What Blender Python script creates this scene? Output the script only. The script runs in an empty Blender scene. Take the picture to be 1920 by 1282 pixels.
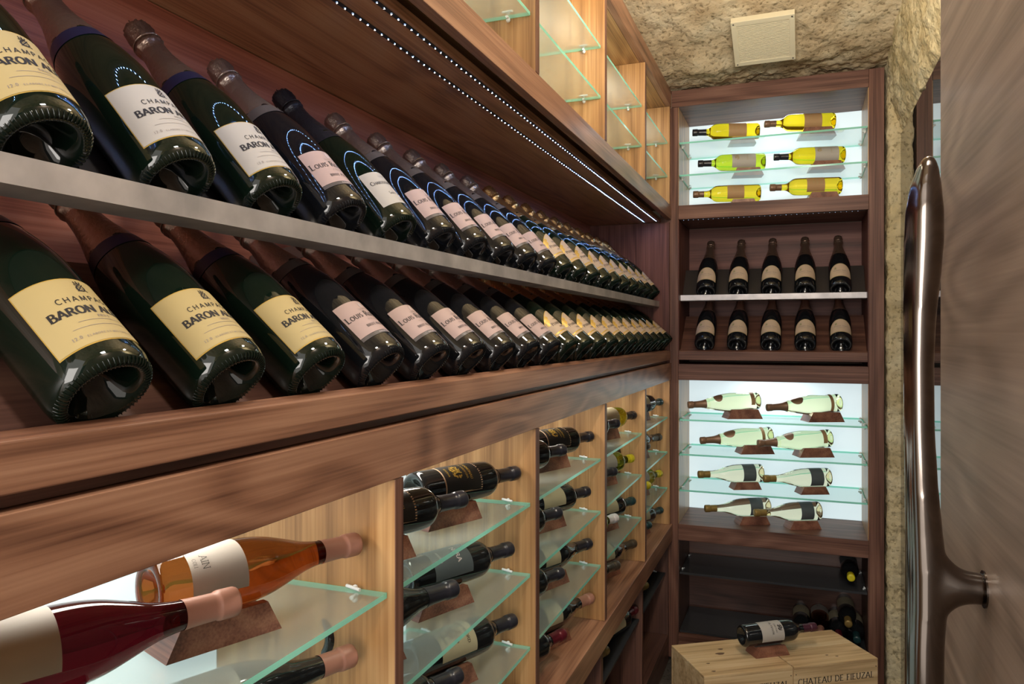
import bpy, math, random
from mathutils import Matrix, Vector, noise

# ------------------------------------------------------------------ scene, camera, light, exposure
SC = bpy.context.scene
COL = SC.collection
rnd = random.Random(7)
PI = math.pi
YAW = math.atan(540 / 1412)
cam_d = bpy.data.cameras.new('camera')
cam = bpy.data.objects.new('camera', cam_d)
COL.objects.link(cam)
cam.location = (0, 0, 1.5)
cam.rotation_euler = (PI / 2, 0, YAW)
cam_d.sensor_width = 36
cam_d.lens = 1412 / 1920 * 36
cam_d.shift_y = -16 / 1920
cam_d.clip_start = 0.02
SC.camera = cam
SC.view_settings.view_transform = 'Standard'
SC.view_settings.look = 'None'
SC.view_settings.gamma = 1
SC.view_settings.exposure = 0.35
SC.view_settings.use_curve_mapping = False
SC.cycles.use_denoising = True
SC.cycles.sample_clamp_indirect = 4
SC.cycles.max_bounces = 14
SC.cycles.transmission_bounces = 10
SC.cycles.transparent_max_bounces = 24
SC.cycles.caustics_reflective = False

W = bpy.data.worlds.new('world')
SC.world = W
W.use_nodes = True
W.node_tree.nodes['Background'].inputs[0].default_value = (1.0, 0.93, 0.85, 1)
W.node_tree.nodes['Background'].inputs[1].default_value = 1.3


def area(name, loc, rot, sx, sy, power, col):
    d = bpy.data.lights.new(name, 'AREA')
    d.shape = 'RECTANGLE'
    d.size, d.size_y, d.energy, d.color = sx, sy, power, col
    o = bpy.data.objects.new(name, d)
    COL.objects.link(o)
    o.location = loc
    o.rotation_euler = rot
    return o


# added upright fill behind the camera, standing in for the hall's light
area('hall_fill', (-0.1, -2.1, 1.75), (math.radians(87), 0, math.radians(8)), 1.1, 1.7, 38, (1.0, 0.94, 0.88))
# two small added downlights, unseen above the camera's view, to brighten the left rack
area('corridor_fill', (0.08, 0.35, 2.52), (0, math.radians(-12), 0), 0.16, 0.16, 7.5, (1.0, 0.93, 0.84))
area('corridor_fill', (0.08, 1.45, 2.62), (0, math.radians(-12), 0), 0.16, 0.16, 9, (1.0, 0.93, 0.84))
area('vault_fill', (0.0, 1.55, 2.30), (math.radians(158), 0, 0), 0.4, 0.25, 24, (1.0, 0.90, 0.74))  # added uplight, out of view, to brighten the stone ceiling
PANEL_E = 0.52          # backlit panels
LED_E = 440              # led beads

D = 3.48                # front plane of the tall cabinet at the end of the corridor
XF = -0.55              # front plane of the left cabinets


# ------------------------------------------------------------------ mesh builder
class MB:
    def __init__(s):
        s.v, s.f, s.m, s.sm = [], [], [], []

    def add(s, vs, fs, mi=0, smooth=False, M=None):
        b = len(s.v)
        s.v += [tuple(M @ Vector(p)) if M else tuple(p) for p in vs]
        for f in fs:
            s.f.append([i + b for i in f])
            s.m.append(mi)
            s.sm.append(smooth)
        return s

    def box(s, x0, x1, y0, y1, z0, z1, mi=0, M=None):
        vs = [(x, y, z) for z in (z0, z1) for y in (y0, y1) for x in (x0, x1)]
        fs = [(0, 2, 3, 1), (4, 5, 7, 6), (0, 1, 5, 4), (2, 6, 7, 3), (0, 4, 6, 2), (1, 3, 7, 5)]
        return s.add(vs, fs, mi, False, M)

    def lathe(s, prof, n=32, mi=0, M=None, fn=None, smooth=True):
        vs, fs = [], []
        for j, (r, z) in enumerate(prof):
            for i in range(n):
                a = 2 * PI * i / n
                rr = r + (fn(a, z, j, i) if fn else 0)
                vs.append((rr * math.cos(a), rr * math.sin(a), z))
        for j in range(len(prof) - 1):
            for i in range(n):
                k = (i + 1) % n
                fs.append((j * n + i, j * n + k, (j + 1) * n + k, (j + 1) * n + i))
        if prof[0][0] > 1e-5:
            pass
        return s.add(vs, fs, mi, smooth, M)

    def tube(s, p0, p1, r0, r1=None, n=10, mi=0, cap=True, smooth=True, M=None):
        r1 = r0 if r1 is None else r1
        p0, p1 = Vector(p0), Vector(p1)
        q = (p1 - p0).to_track_quat('Z', 'Y')
        vs = []
        for p, r in ((p0, r0), (p1, r1)):
            for i in range(n):
                a = 2 * PI * i / n
                vs.append(p + q @ Vector((r * math.cos(a), r * math.sin(a), 0)))
        fs = [(i, (i + 1) % n, n + (i + 1) % n, n + i) for i in range(n)]
        s.add(vs, fs, mi, smooth, M)
        if cap:
            s.add(vs, [tuple(reversed(range(n))), tuple(range(n, 2 * n))], mi, False, M)
        return s

    def prism(s, poly, axis, a0, a1, mi=0, M=None):
        """poly in the two other axes, extruded along axis ('x' or 'y')"""
        n = len(poly)
        def P(p, t):
            return (p[0], t, p[1]) if axis == 'y' else ((t, p[0], p[1]) if axis == 'x' else (p[0], p[1], t))
        vs = [P(p, a0) for p in poly] + [P(p, a1) for p in poly]
        fs = [tuple(range(n)), tuple(reversed(range(n, 2 * n)))]
        fs += [(i, n + i, n + (i + 1) % n, (i + 1) % n) for i in range(n)]
        return s.add(vs, fs, mi, False, M)

    def build(s, name, mats, parent=None, bevel=0, recalc=True, local=False):
        me = bpy.data.meshes.new(name)
        me.from_pydata(s.v, [], s.f)
        for m in (mats if isinstance(mats, (list, tuple)) else [mats]):
            me.materials.append(m)
        me.polygons.foreach_set('material_index', s.m)
        me.polygons.foreach_set('use_smooth', s.sm)
        if recalc:
            import bmesh
            b = bmesh.new()
            b.from_mesh(me)
            bmesh.ops.recalc_face_normals(b, faces=b.faces)
            b.to_mesh(me)
            b.free()
        me.update()
        o = bpy.data.objects.new(name, me)
        COL.objects.link(o)
        if parent:
            o.parent = parent
            if not local:
                base = parent
                off = Vector((0, 0, 0))
                while base:
                    off += base.location if base.type == 'EMPTY' else Vector((0, 0, 0))
                    base = base.parent
                if parent.type == 'EMPTY':
                    o.matrix_parent_inverse = Matrix.Translation(-off)
        if bevel:
            md = o.modifiers.new('bevel', 'BEVEL')
            md.width = bevel
            md.segments = 2
            md.limit_method = 'ANGLE'
        return o


def tag(o, label=None, cat=None, group=None, kind=None):
    if label: o['label'] = label
    if cat: o['category'] = cat
    if group: o['group'] = group
    if kind: o['kind'] = kind
    return o


def empty(name, loc=(0, 0, 0), **k):
    o = bpy.data.objects.new(name, None)
    o.empty_display_size = 0.05
    COL.objects.link(o)
    o.location = loc
    return tag(o, **k)


def copy_tree(o, parent=None):
    c = o.copy()
    COL.objects.link(c)
    if parent: c.parent = parent
    for ch in o.children:
        copy_tree(ch, c)
    return c


# ------------------------------------------------------------------ materials
def new_mat(name):
    m = bpy.data.materials.new(name)
    m.use_nodes = True
    nt = m.node_tree
    return m, nt, nt.nodes, nt.links, nt.nodes['Principled BSDF']


def simple(name, col, rough=0.5, metal=0, spec=0.5, trans=0, ior=1.45, coat=0, bump=0, bscale=60):
    m, nt, N, L, b = new_mat(name)
    b.inputs['Base Color'].default_value = (*col, 1)
    b.inputs['Roughness'].default_value = rough
    b.inputs['Metallic'].default_value = metal
    b.inputs['Specular IOR Level'].default_value = spec
    b.inputs['Transmission Weight'].default_value = trans
    b.inputs['IOR'].default_value = ior
    b.inputs['Coat Weight'].default_value = coat
    if bump:
        tc = N.new('ShaderNodeTexCoord'); nz = N.new('ShaderNodeTexNoise'); bp = N.new('ShaderNodeBump')
        nz.inputs['Scale'].default_value = bscale
        nz.inputs['Detail'].default_value = 4
        bp.inputs['Strength'].default_value = bump
        bp.inputs['Distance'].default_value = 0.002
        L.new(tc.outputs['Object'], nz.inputs['Vector'])
        L.new(nz.outputs[0], bp.inputs['Height'])
        L.new(bp.outputs[0], b.inputs['Normal'])
    return m


def wood(name, axis, dark, mid, light, rough=0.38, fig=1.0, fine=230, coat=0.15, freq=7.0, con=1.0, amp=0.09, rings=55, spec=0.5):
    """walnut-like veneer: contour lines of a stretched noise give the cathedral figure, fine noise gives pores"""
    m, nt, N, L, b = new_mat(name)
    tc = N.new('ShaderNodeTexCoord')
    oi = N.new('ShaderNodeObjectInfo')
    mul = N.new('ShaderNodeVectorMath'); mul.operation = 'SCALE'
    comb = N.new('ShaderNodeCombineXYZ')
    for i in range(3): L.new(oi.outputs['Random'], comb.inputs[i])
    L.new(comb.outputs[0], mul.inputs[0]); mul.inputs['Scale'].default_value = 23.0
    add = N.new('ShaderNodeVectorMath')
    L.new(tc.outputs['Object'], add.inputs[0]); L.new(mul.outputs[0], add.inputs[1])

    def stretched(along, across):
        mp = N.new('ShaderNodeMapping')
        mp.inputs['Scale'].default_value = [along if a == axis else across for a in 'xyz']
        L.new(add.outputs[0], mp.inputs[0])
        return mp
    m1 = stretched(0.9 * fig, freq)
    n1 = N.new('ShaderNodeTexNoise'); n1.inputs['Scale'].default_value = 1; n1.inputs['Detail'].default_value = 1.5
    n1.inputs['Roughness'].default_value = 0.4
    L.new(m1.outputs[0], n1.inputs['Vector'])
    k = N.new('ShaderNodeMath'); k.operation = 'MULTIPLY'; k.inputs[1].default_value = rings
    L.new(n1.outputs[0], k.inputs[0])
    sn = N.new('ShaderNodeMath'); sn.operation = 'SINE'; L.new(k.outputs[0], sn.inputs[0])
    m2 = stretched(3.2, fine)
    n2 = N.new('ShaderNodeTexNoise'); n2.inputs['Scale'].default_value = 1; n2.inputs['Detail'].default_value = 5
    L.new(m2.outputs[0], n2.inputs['Vector'])
    m3 = stretched(1.2, 30)
    n3 = N.new('ShaderNodeTexNoise'); n3.inputs['Scale'].default_value = 1; n3.inputs['Detail'].default_value = 3
    L.new(m3.outputs[0], n3.inputs['Vector'])
    # v = .5 + .16*sin + .9*(n2-.5) + .8*(n3-.5)
    a1 = N.new('ShaderNodeMath'); a1.operation = 'MULTIPLY_ADD'; a1.inputs[1].default_value = amp; a1.inputs[2].default_value = 0.5 - 0.775 * con
    L.new(sn.outputs[0], a1.inputs[0])
    a2 = N.new('ShaderNodeMath'); a2.operation = 'MULTIPLY_ADD'; a2.inputs[1].default_value = 0.75 * con
    L.new(n2.outputs[0], a2.inputs[0]); L.new(a1.outputs[0], a2.inputs[2])
    a3 = N.new('ShaderNodeMath'); a3.operation = 'MULTIPLY_ADD'; a3.inputs[1].default_value = 0.80 * con
    L.new(n3.outputs[0], a3.inputs[0]); L.new(a2.outputs[0], a3.inputs[2])
    rp = N.new('ShaderNodeValToRGB')
    e = rp.color_ramp.elements
    e[0].position = 0.22; e[0].color = (*dark, 1)
    e[1].position = 0.82; e[1].color = (*light, 1)
    x = e.new(0.52); x.color = (*mid, 1)
    L.new(a3.outputs[0], rp.inputs[0])
    L.new(rp.outputs[0], b.inputs['Base Color'])
    b.inputs['Roughness'].default_value = rough
    b.inputs['Specular IOR Level'].default_value = spec
    b.inputs['Coat Weight'].default_value = coat
    b.inputs['Coat Roughness'].default_value = 0.25
    bp = N.new('ShaderNodeBump'); bp.inputs['Strength'].default_value = 0.12; bp.inputs['Distance'].default_value = 0.001
    L.new(n2.outputs[0], bp.inputs['Height']); L.new(bp.outputs[0], b.inputs['Normal'])
    return m


WAL = ((0.13, 0.055, 0.032), (0.30, 0.145, 0.085), (0.45, 0.245, 0.15))
WIN = ((0.19, 0.085, 0.028), (0.43, 0.225, 0.085), (0.62, 0.37, 0.16))  # same walnut, lightened to put the bays' light into its colour
RED = ((0.30, 0.088, 0.052), (0.58, 0.20, 0.12), (0.74, 0.32, 0.21))
SOF = ((0.24, 0.10, 0.043), (0.54, 0.265, 0.125), (0.66, 0.38, 0.20))
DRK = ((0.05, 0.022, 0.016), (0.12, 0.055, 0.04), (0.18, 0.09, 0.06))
END = ((0.075, 0.032, 0.022), (0.165, 0.078, 0.054), (0.25, 0.13, 0.09))  # same walnut, with the shade of the far end put into the colour
RED_SHADED = ((0.07, 0.024, 0.018), (0.15, 0.055, 0.042), (0.22, 0.09, 0.07))  # same red walnut, darkened in colour to carry the end rack's shade
M_walx = wood('shaded_walnut_x', 'x', *END, coat=0, spec=0.22, rough=0.45)
M_waly = wood('walnut_y', 'y', *WAL)
M_walz = wood('shaded_walnut_z', 'z', *END, coat=0, spec=0.22, rough=0.45)
M_rail = wood('walnut_figured', 'y', *WAL, fig=2.4, freq=9, con=0.8, amp=0.13, rings=42)
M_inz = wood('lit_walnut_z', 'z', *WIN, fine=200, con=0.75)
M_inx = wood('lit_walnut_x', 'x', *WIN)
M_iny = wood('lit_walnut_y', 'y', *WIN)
M_redy = wood('red_walnut_y', 'y', *RED)
M_redx = wood('shaded_red_walnut_x', 'x', *RED_SHADED, coat=0, spec=0.22, rough=0.45)
M_redz = wood('shaded_red_walnut_z', 'z', *RED_SHADED, coat=0, spec=0.22, rough=0.45)
M_sof = wood('soffit_walnut', 'y', *SOF, rough=0.33, coat=0.2, fig=1.4)
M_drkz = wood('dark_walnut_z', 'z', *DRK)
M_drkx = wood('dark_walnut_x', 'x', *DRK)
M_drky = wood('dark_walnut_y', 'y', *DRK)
M_crad = wood('cradle_walnut', 'y', (0.12, 0.045, 0.03), (0.26, 0.11, 0.07), (0.38, 0.19, 0.12), fine=300)
M_door = wood('door_walnut', 'y', (0.15, 0.10, 0.067), (0.29, 0.20, 0.142), (0.42, 0.30, 0.22), rough=0.5, fine=220, fig=1.8, coat=0.05, con=0.55)
M_pine = wood('pine', 'x', (0.42, 0.26, 0.12), (0.68, 0.48, 0.25), (0.80, 0.62, 0.37), rough=0.7, coat=0, fine=90, freq=5)


def panel_mat():
    m, nt, N, L, b = new_mat('backlit_panel')
    b.inputs['Base Color'].default_value = (0.55, 0.62, 0.64, 1)
    b.inputs['Roughness'].default_value = 0.35
    b.inputs['Emission Color'].default_value = (0.76, 0.94, 1.0, 1)
    b.inputs['Emission Strength'].default_value = PANEL_E
    return m


def emis(name, col, s):
    m, nt, N, L, b = new_mat(name)
    b.inputs['Base Color'].default_value = (0.8, 0.8, 0.8, 1)
    b.inputs['Emission Color'].default_value = (*col, 1)
    b.inputs['Emission Strength'].default_value = s
    return m


def shelf_glass(name, tint, haze, hazecol, rough=0.03):
    """thin architectural glass: tinted see-through + fresnel gloss + a little milky surface haze"""
    m, nt, N, L, b = new_mat(name)
    N.remove(b)
    out = N['Material Output']
    tr = N.new('ShaderNodeBsdfTransparent'); tr.inputs[0].default_value = (*tint, 1)
    gl = N.new('ShaderNodeBsdfGlossy'); gl.inputs['Roughness'].default_value = rough
    df = N.new('ShaderNodeBsdfTranslucent'); df.inputs[0].default_value = (*hazecol, 1)
    dd = N.new('ShaderNodeBsdfDiffuse'); dd.inputs[0].default_value = (*hazecol, 1)
    mh = N.new('ShaderNodeMixShader'); mh.inputs[0].default_value = 0.5
    L.new(df.outputs[0], mh.inputs[1]); L.new(dd.outputs[0], mh.inputs[2])
    fr = N.new('ShaderNodeFresnel'); fr.inputs[0].default_value = 1.5
    m1 = N.new('ShaderNodeMixShader'); m1.inputs[0].default_value = haze
    L.new(tr.outputs[0], m1.inputs[1]); L.new(mh.outputs[0], m1.inputs[2])
    m2 = N.new('ShaderNodeMixShader')
    # the sheet is see-through without bending, so only its outer faces reflect (no false total reflection inside)
    ge = N.new('ShaderNodeNewGeometry'); inv = N.new('ShaderNodeMath'); inv.operation = 'SUBTRACT'; inv.inputs[0].default_value = 1
    L.new(ge.outputs['Backfacing'], inv.inputs[1])
    fm = N.new('ShaderNodeMath'); fm.operation = 'MULTIPLY'
    L.new(fr.outputs[0], fm.inputs[0]); L.new(inv.outputs[0], fm.inputs[1])
    L.new(fm.outputs[0], m2.inputs[0]); L.new(m1.outputs[0], m2.inputs[1]); L.new(gl.outputs[0], m2.inputs[2])
    L.new(m2.outputs[0], out.inputs[0])
    return m


M_panel = panel_mat()
M_led = emis('led_bead', (0.30, 0.50, 1.0), LED_E)
M_led_w = emis('led_bead_white', (0.55, 0.72, 1.0), 6)
M_tape = simple('led_tape', (0.03, 0.03, 0.035), 0.5)
M_glass = shelf_glass('shelf_glass', (0.96, 1.0, 0.985), 0.175, (0.86, 0.97, 0.93), 0.28)
M_clear = shelf_glass('clear_shelf_glass', (0.95, 1.0, 0.985), 0.06, (0.8, 0.92, 0.9), 0.05)
M_edge = shelf_glass('shelf_edge_green_glow', (0.35, 0.9, 0.7), 0.92, (0.42, 1.0, 0.80), 0.15)  # glass green, brightened by haze to stand in for light guided to the edge
M_dkglass = shelf_glass('dark_shelf_glass', (0.30, 0.31, 0.33), 0.8, (0.10, 0.105, 0.115), 0.2)
M_pin = simple('clear_pin', (0.8, 0.85, 0.85), 0.2, spec=0.8)
M_steel = simple('brushed_steel', (0.72, 0.68, 0.66), 0.42, metal=0.45, bump=0.25, bscale=25)
def mottle(m, c0, c1, sc):
    nt = m.node_tree; N, L = nt.nodes, nt.links
    tc = N.new('ShaderNodeTexCoord'); n = N.new('ShaderNodeTexNoise'); n.inputs['Scale'].default_value = sc; n.inputs['Detail'].default_value = 5
    r = N.new('ShaderNodeValToRGB'); e = r.color_ramp.elements
    e[0].position = .35; e[0].color = (*c0, 1); e[1].position = .65; e[1].color = (*c1, 1)
    L.new(tc.outputs['Object'], n.inputs['Vector']); L.new(n.outputs[0], r.inputs[0]); L.new(r.outputs[0], N['Principled BSDF'].inputs['Base Color'])


mottle(M_steel, (0.40, 0.38, 0.38), (0.62, 0.58, 0.57), 14)
M_steel_d = simple('steel_plate', (0.30, 0.28, 0.27), 0.3, metal=0.9)


def champ_mat(name, col):
    m, nt, N, L, b = new_mat(name)
    b.inputs['Base Color'].default_value = (*col, 1)
    b.inputs['Roughness'].default_value = 0.045
    b.inputs['Specular IOR Level'].default_value = 0.6
    b.inputs['Coat Weight'].default_value = 0.0
    b.inputs['Coat Roughness'].default_value = 0.03
    b.inputs['Sheen Weight'].default_value = 0.0
    return m


M_champ = champ_mat('champagne_green_glass', (0.004, 0.010, 0.006))
M_champ_b = champ_mat('champagne_black_glass', (0.007, 0.008, 0.010))
M_black = simple('dark_bottle_glass', (0.012, 0.013, 0.014), 0.07, spec=0.6, coat=0.4)
M_yellow = simple('sauternes_glass', (0.84, 0.62, 0.02), 0.03, trans=1, ior=1.28)
M_green = simple('green_wine_glass', (0.60, 0.70, 0.04), 0.03, trans=1, ior=1.28)
M_gold = simple('gold_wine_glass', (0.97, 0.70, 0.04), 0.03, trans=1, ior=1.28)
M_pale = simple('pale_wine_glass', (0.93, 0.95, 0.62), 0.02, trans=1, ior=1.30)
M_rose = simple('pale_gold_wine_glass', (0.99, 0.90, 0.66), 0.02, trans=1, ior=1.30)
M_amber = simple('amber_wine_glass', (0.38, 0.10, 0.022), 0.03, trans=1, ior=1.30)
M_redw = simple('red_wine_glass', (0.07, 0.003, 0.006), 0.04, trans=0.7, ior=1.33)
M_olive = simple('olive_wine_glass', (0.42, 0.42, 0.02), 0.04, trans=0.9, ior=1.3)


def foil(name, col, rough=0.28, metal=0.85):
    return simple(name, col, rough, metal=metal, bump=0.9, bscale=130)


F_taupe = foil('taupe_foil', (0.42, 0.35, 0.30))
F_taupe_d = foil('brown_foil', (0.30, 0.22, 0.17))
F_gold = foil('gold_foil', (0.62, 0.38, 0.16), 0.25, 0.9)
F_black = foil('black_foil', (0.02, 0.02, 0.025), 0.3, 0.3)
F_rose = foil('rose_gold_foil', (0.38, 0.26, 0.20))
C_black = simple('black_capsule', (0.022, 0.022, 0.03), 0.3, coat=0.2)
C_pink = simple('terracotta_capsule', (0.408, 0.200, 0.145), 0.42)
C_yellow = simple('yellow_capsule', (0.72, 0.62, 0.02), 0.35)
C_brown = simple('bronze_capsule', (0.24, 0.14, 0.085), 0.35, metal=0.2)
C_red = simple('red_capsule', (0.13, 0.012, 0.022), 0.3, metal=0.2)
C_purple = simple('purple_capsule', (0.080, 0.025, 0.040), 0.35, metal=0.2)
C_teal = simple('dark_teal_capsule', (0.015, 0.05, 0.055), 0.3)
C_white = simple('white_capsule', (0.75, 0.72, 0.75), 0.4)
C_marble = simple('bronzed_marbled_capsule', (0.10, 0.08, 0.06), 0.35, metal=0.5, bump=0.5, bscale=120)
C_olive = simple('olive_gold_capsule', (0.30, 0.20, 0.06), 0.4, metal=0.3)
C_cork = simple('cork', (0.55, 0.38, 0.22), 0.8)
P_cream = simple('cream_paper', (0.527, 0.468, 0.306), 0.6)
P_yell = simple('yellow_cream_paper', (0.499, 0.390, 0.172), 0.6)
P_white = simple('white_paper', (0.480, 0.448, 0.400), 0.6)
P_pink = simple('pink_beige_paper', (0.476, 0.344, 0.312), 0.6)
P_pj = simple('pale_pink_paper', (0.561, 0.425, 0.306), 0.6)
P_tan = simple('tan_paper', (0.46, 0.28, 0.13), 0.6)
P_grey = simple('grey_paper', (0.10, 0.12, 0.13), 0.5)
P_black = simple('black_paper', (0.02, 0.018, 0.016), 0.5)
P_peach = simple('peach_paper', (0.62, 0.42, 0.27), 0.6)
INK = simple('black_ink', (0.02, 0.017, 0.017), 0.6)
INK_G = simple('grey_ink', (0.28, 0.24, 0.22), 0.6)
INK_T = simple('brown_ink', (0.42, 0.33, 0.16), 0.6)
INK_W = simple('pale_ink', (0.75, 0.66, 0.66), 0.6)
GOLD = simple('gold_print', (0.56, 0.36, 0.07), 0.4, metal=0.3)
NAVY = simple('navy_band', (0.009, 0.010, 0.034), 0.4)
BAND = simple('dark_taupe_band', (0.09, 0.075, 0.07), 0.4)
M_bronze = simple('polished_bronze', (0.19, 0.16, 0.14), 0.13, metal=1.0, coat=0.3)
M_white_plastic = simple('cream_plastic', (0.70, 0.64, 0.47), 0.45)
M_vent_dark = simple('vent_dark', (0.12, 0.09, 0.05), 0.8)


def stone_mat(name, c0, c1, c2, pit=0.7):
    m, nt, N, L, b = new_mat(name)
    tc = N.new('ShaderNodeTexCoord')
    n1 = N.new('ShaderNodeTexNoise'); n1.inputs['Scale'].default_value = 7; n1.inputs['Detail'].default_value = 8
    n2 = N.new('ShaderNodeTexNoise'); n2.inputs['Scale'].default_value = 70; n2.inputs['Detail'].default_value = 6
    vo = N.new('ShaderNodeTexVoronoi'); vo.inputs['Scale'].default_value = 38
    for n in (n1, n2, vo): L.new(tc.outputs['Object'], n.inputs['Vector'])
    rp = N.new('ShaderNodeValToRGB'); e = rp.color_ramp.elements
    e[0].position = 0.3; e[0].color = (*c0, 1); e[1].position = 0.7; e[1].color = (*c2, 1)
    e.new(0.5).color = (*c1, 1)
    L.new(n1.outputs[0], rp.inputs[0])
    rp2 = N.new('ShaderNodeValToRGB'); e2 = rp2.color_ramp.elements
    e2[0].position = 0.33; e2[0].color = (0.22, 0.19, 0.13, 1); e2[1].position = 0.45; e2[1].color = (1, 1, 1, 1)
    L.new(n2.outputs[0], rp2.inputs[0])
    mx = N.new('ShaderNodeMix'); mx.data_type = 'RGBA'; mx.blend_type = 'MULTIPLY'; mx.inputs[0].default_value = pit
    L.new(rp.outputs[0], mx.inputs[6]); L.new(rp2.outputs[0], mx.inputs[7])
    L.new(mx.outputs[2], b.inputs['Base Color'])
    b.inputs['Roughness'].default_value = 0.95
    b.inputs['Specular IOR Level'].default_value = 0.1
    ad = N.new('ShaderNodeMath'); ad.operation = 'MULTIPLY_ADD'; ad.inputs[1].default_value = 0.5
    L.new(vo.outputs[0], ad.inputs[0]); L.new(n2.outputs[0], ad.inputs[2])
    bp = N.new('ShaderNodeBump'); bp.inputs['Strength'].default_value = 0.9; bp.inputs['Distance'].default_value = 0.006
    L.new(ad.outputs[0], bp.inputs['Height']); L.new(bp.outputs[0], b.inputs['Normal'])
    return m


M_stone = stone_mat('tuff_stone', (0.44, 0.33, 0.20), (0.58, 0.47, 0.31), (0.66, 0.58, 0.42))
M_stone_r = stone_mat('yellow_plaster_stone', (0.50, 0.40, 0.22), (0.62, 0.52, 0.32), (0.70, 0.62, 0.42), 0.55)
M_floor = stone_mat('dark_stone_floor', (0.05, 0.045, 0.04), (0.09, 0.08, 0.07), (0.14, 0.12, 0.10))
M_plain = simple('plaster', (0.30, 0.25, 0.18), 0.9)


# ------------------------------------------------------------------ a small serif stroke alphabet
def arc(cx, cy, rx, ry, a0, a1, n=10):
    return [(cx + rx * math.cos(math.radians(a0 + (a1 - a0) * i / n)), cy + ry * math.sin(math.radians(a0 + (a1 - a0) * i / n))) for i in range(n + 1)]


GL = {
    'A': (.82, [[(.04, 0), (.41, 1)], [(.41, 1), (.78, 0)], [(.19, .34), (.63, .34)]], [(.04, 0), (.78, 0)]),
    'B': (.70, [[(.12, 0), (.12, 1)], [(.12, .97)] + arc(.36, .755, .2, .215, 90, -90) + [(.12, .54)], [(.12, .54)] + arc(.38, .28, .26, .25, 90, -90) + [(.12, .03)]], [(.12, 0), (.12, 1)]),
    'C': (.74, [arc(.42, .5, .36, .48, 45, 315, 16)], []),
    'D': (.80, [[(.12, 0), (.12, 1)], [(.12, .97)] + arc(.34, .5, .38, .47, 90, -90, 14) + [(.12, .03)]], [(.12, 0), (.12, 1)]),
    'E': (.64, [[(.12, 0), (.12, 1)], [(.12, .97), (.58, .97)], [(.12, .52), (.48, .52)], [(.12, .03), (.60, .03)]], [(.12, 0), (.12, 1)]),
    'F': (.60, [[(.12, 0), (.12, 1)], [(.12, .97), (.56, .97)], [(.12, .52), (.46, .52)]], [(.12, 0), (.12, 1)]),
    'G': (.80, [arc(.42, .5, .36, .48, 45, 330, 16), [(.72, .05), (.72, .42)]], [(.72, .42)]),
    'H': (.82, [[(.12, 0), (.12, 1)], [(.70, 0), (.70, 1)], [(.12, .52), (.70, .52)]], [(.12, 0), (.12, 1), (.70, 0), (.70, 1)]),
    'I': (.26, [[(.13, 0), (.13, 1)]], [(.13, 0), (.13, 1)]),
    'J': (.44, [[(.30, 1), (.30, .15)] + arc(.16, .14, .14, .14, 0, -120, 6)], [(.30, 1)]),
    'L': (.60, [[(.12, 0), (.12, 1)], [(.12, .03), (.56, .03)]], [(.12, 0), (.12, 1)]),
    'M': (.98, [[(.12, 0), (.14, 1)], [(.14, 1), (.49, .1)], [(.49, .1), (.84, 1)], [(.84, 1), (.86, 0)]], [(.12, 0), (.86, 0)]),
    'N': (.86, [[(.12, 0), (.12, 1)], [(.12, 1), (.74, 0)], [(.74, 0), (.74, 1)]], [(.12, 0), (.12, 1), (.74, 1)]),
    'O': (.86, [arc(.43, .5, .36, .48, 0, 360, 20)], []),
    'P': (.66, [[(.12, 0), (.12, 1)], [(.12, .97)] + arc(.36, .73, .24, .24, 90, -90) + [(.12, .49)]], [(.12, 0), (.12, 1)]),
    'R': (.76, [[(.12, 0), (.12, 1)], [(.12, .97)] + arc(.36, .74, .23, .23, 90, -90) + [(.12, .51)], [(.38, .51), (.70, 0)]], [(.12, 0), (.12, 1), (.70, 0)]),
    'S': (.60, [arc(.30, .74, .21, .24, 40, 270, 10) + arc(.30, .26, .23, .24, 90, -140, 10)], []),
    'T': (.72, [[(.36, 0), (.36, 1)], [(.04, .97), (.68, .97)]], [(.36, 0)]),
    'U': (.82, [[(.12, 1), (.12, .35)] + arc(.40, .34, .28, .32, 180, 360, 10) + [(.68, 1)]], [(.12, 1), (.68, 1)]),
    'V': (.80, [[(.04, 1), (.40, 0)], [(.40, 0), (.76, 1)]], [(.04, 1), (.76, 1)]),
    'X': (.80, [[(.06, 1), (.74, 0)], [(.06, 0), (.74, 1)]], []),
    'Y': (.76, [[(.04, 1), (.38, .5)], [(.72, 1), (.38, .5)], [(.38, 0), (.38, .5)]], [(.38, 0)]),
    'Z': (.70, [[(.08, .97), (.62, .97)], [(.62, .97), (.06, .03)], [(.06, .03), (.66, .03)]], []),
    'K': (.80, [[(.12, 0), (.12, 1)], [(.12, .4), (.70, 1)], [(.30, .55), (.74, 0)]], [(.12, 0), (.12, 1)]),
    '-': (.40, [[(.06, .45), (.34, .45)]], []),
    '.': (.22, [[(.11, 0), (.11, .1)]], []),
    '1': (.40, [[(.2, 0), (.2, 1)]], [(.2, 0)]), '9': (.6, [arc(.3, .7, .2, .28, 0, 360, 12), [(.5, .7), (.34, 0)]], []),
    '0': (.6, [arc(.3, .5, .22, .48, 0, 360, 14)], []), '2': (.6, [arc(.3, .72, .2, .26, 160, -40, 8) + [(.08, .03), (.54, .03)]], []),
}


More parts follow.
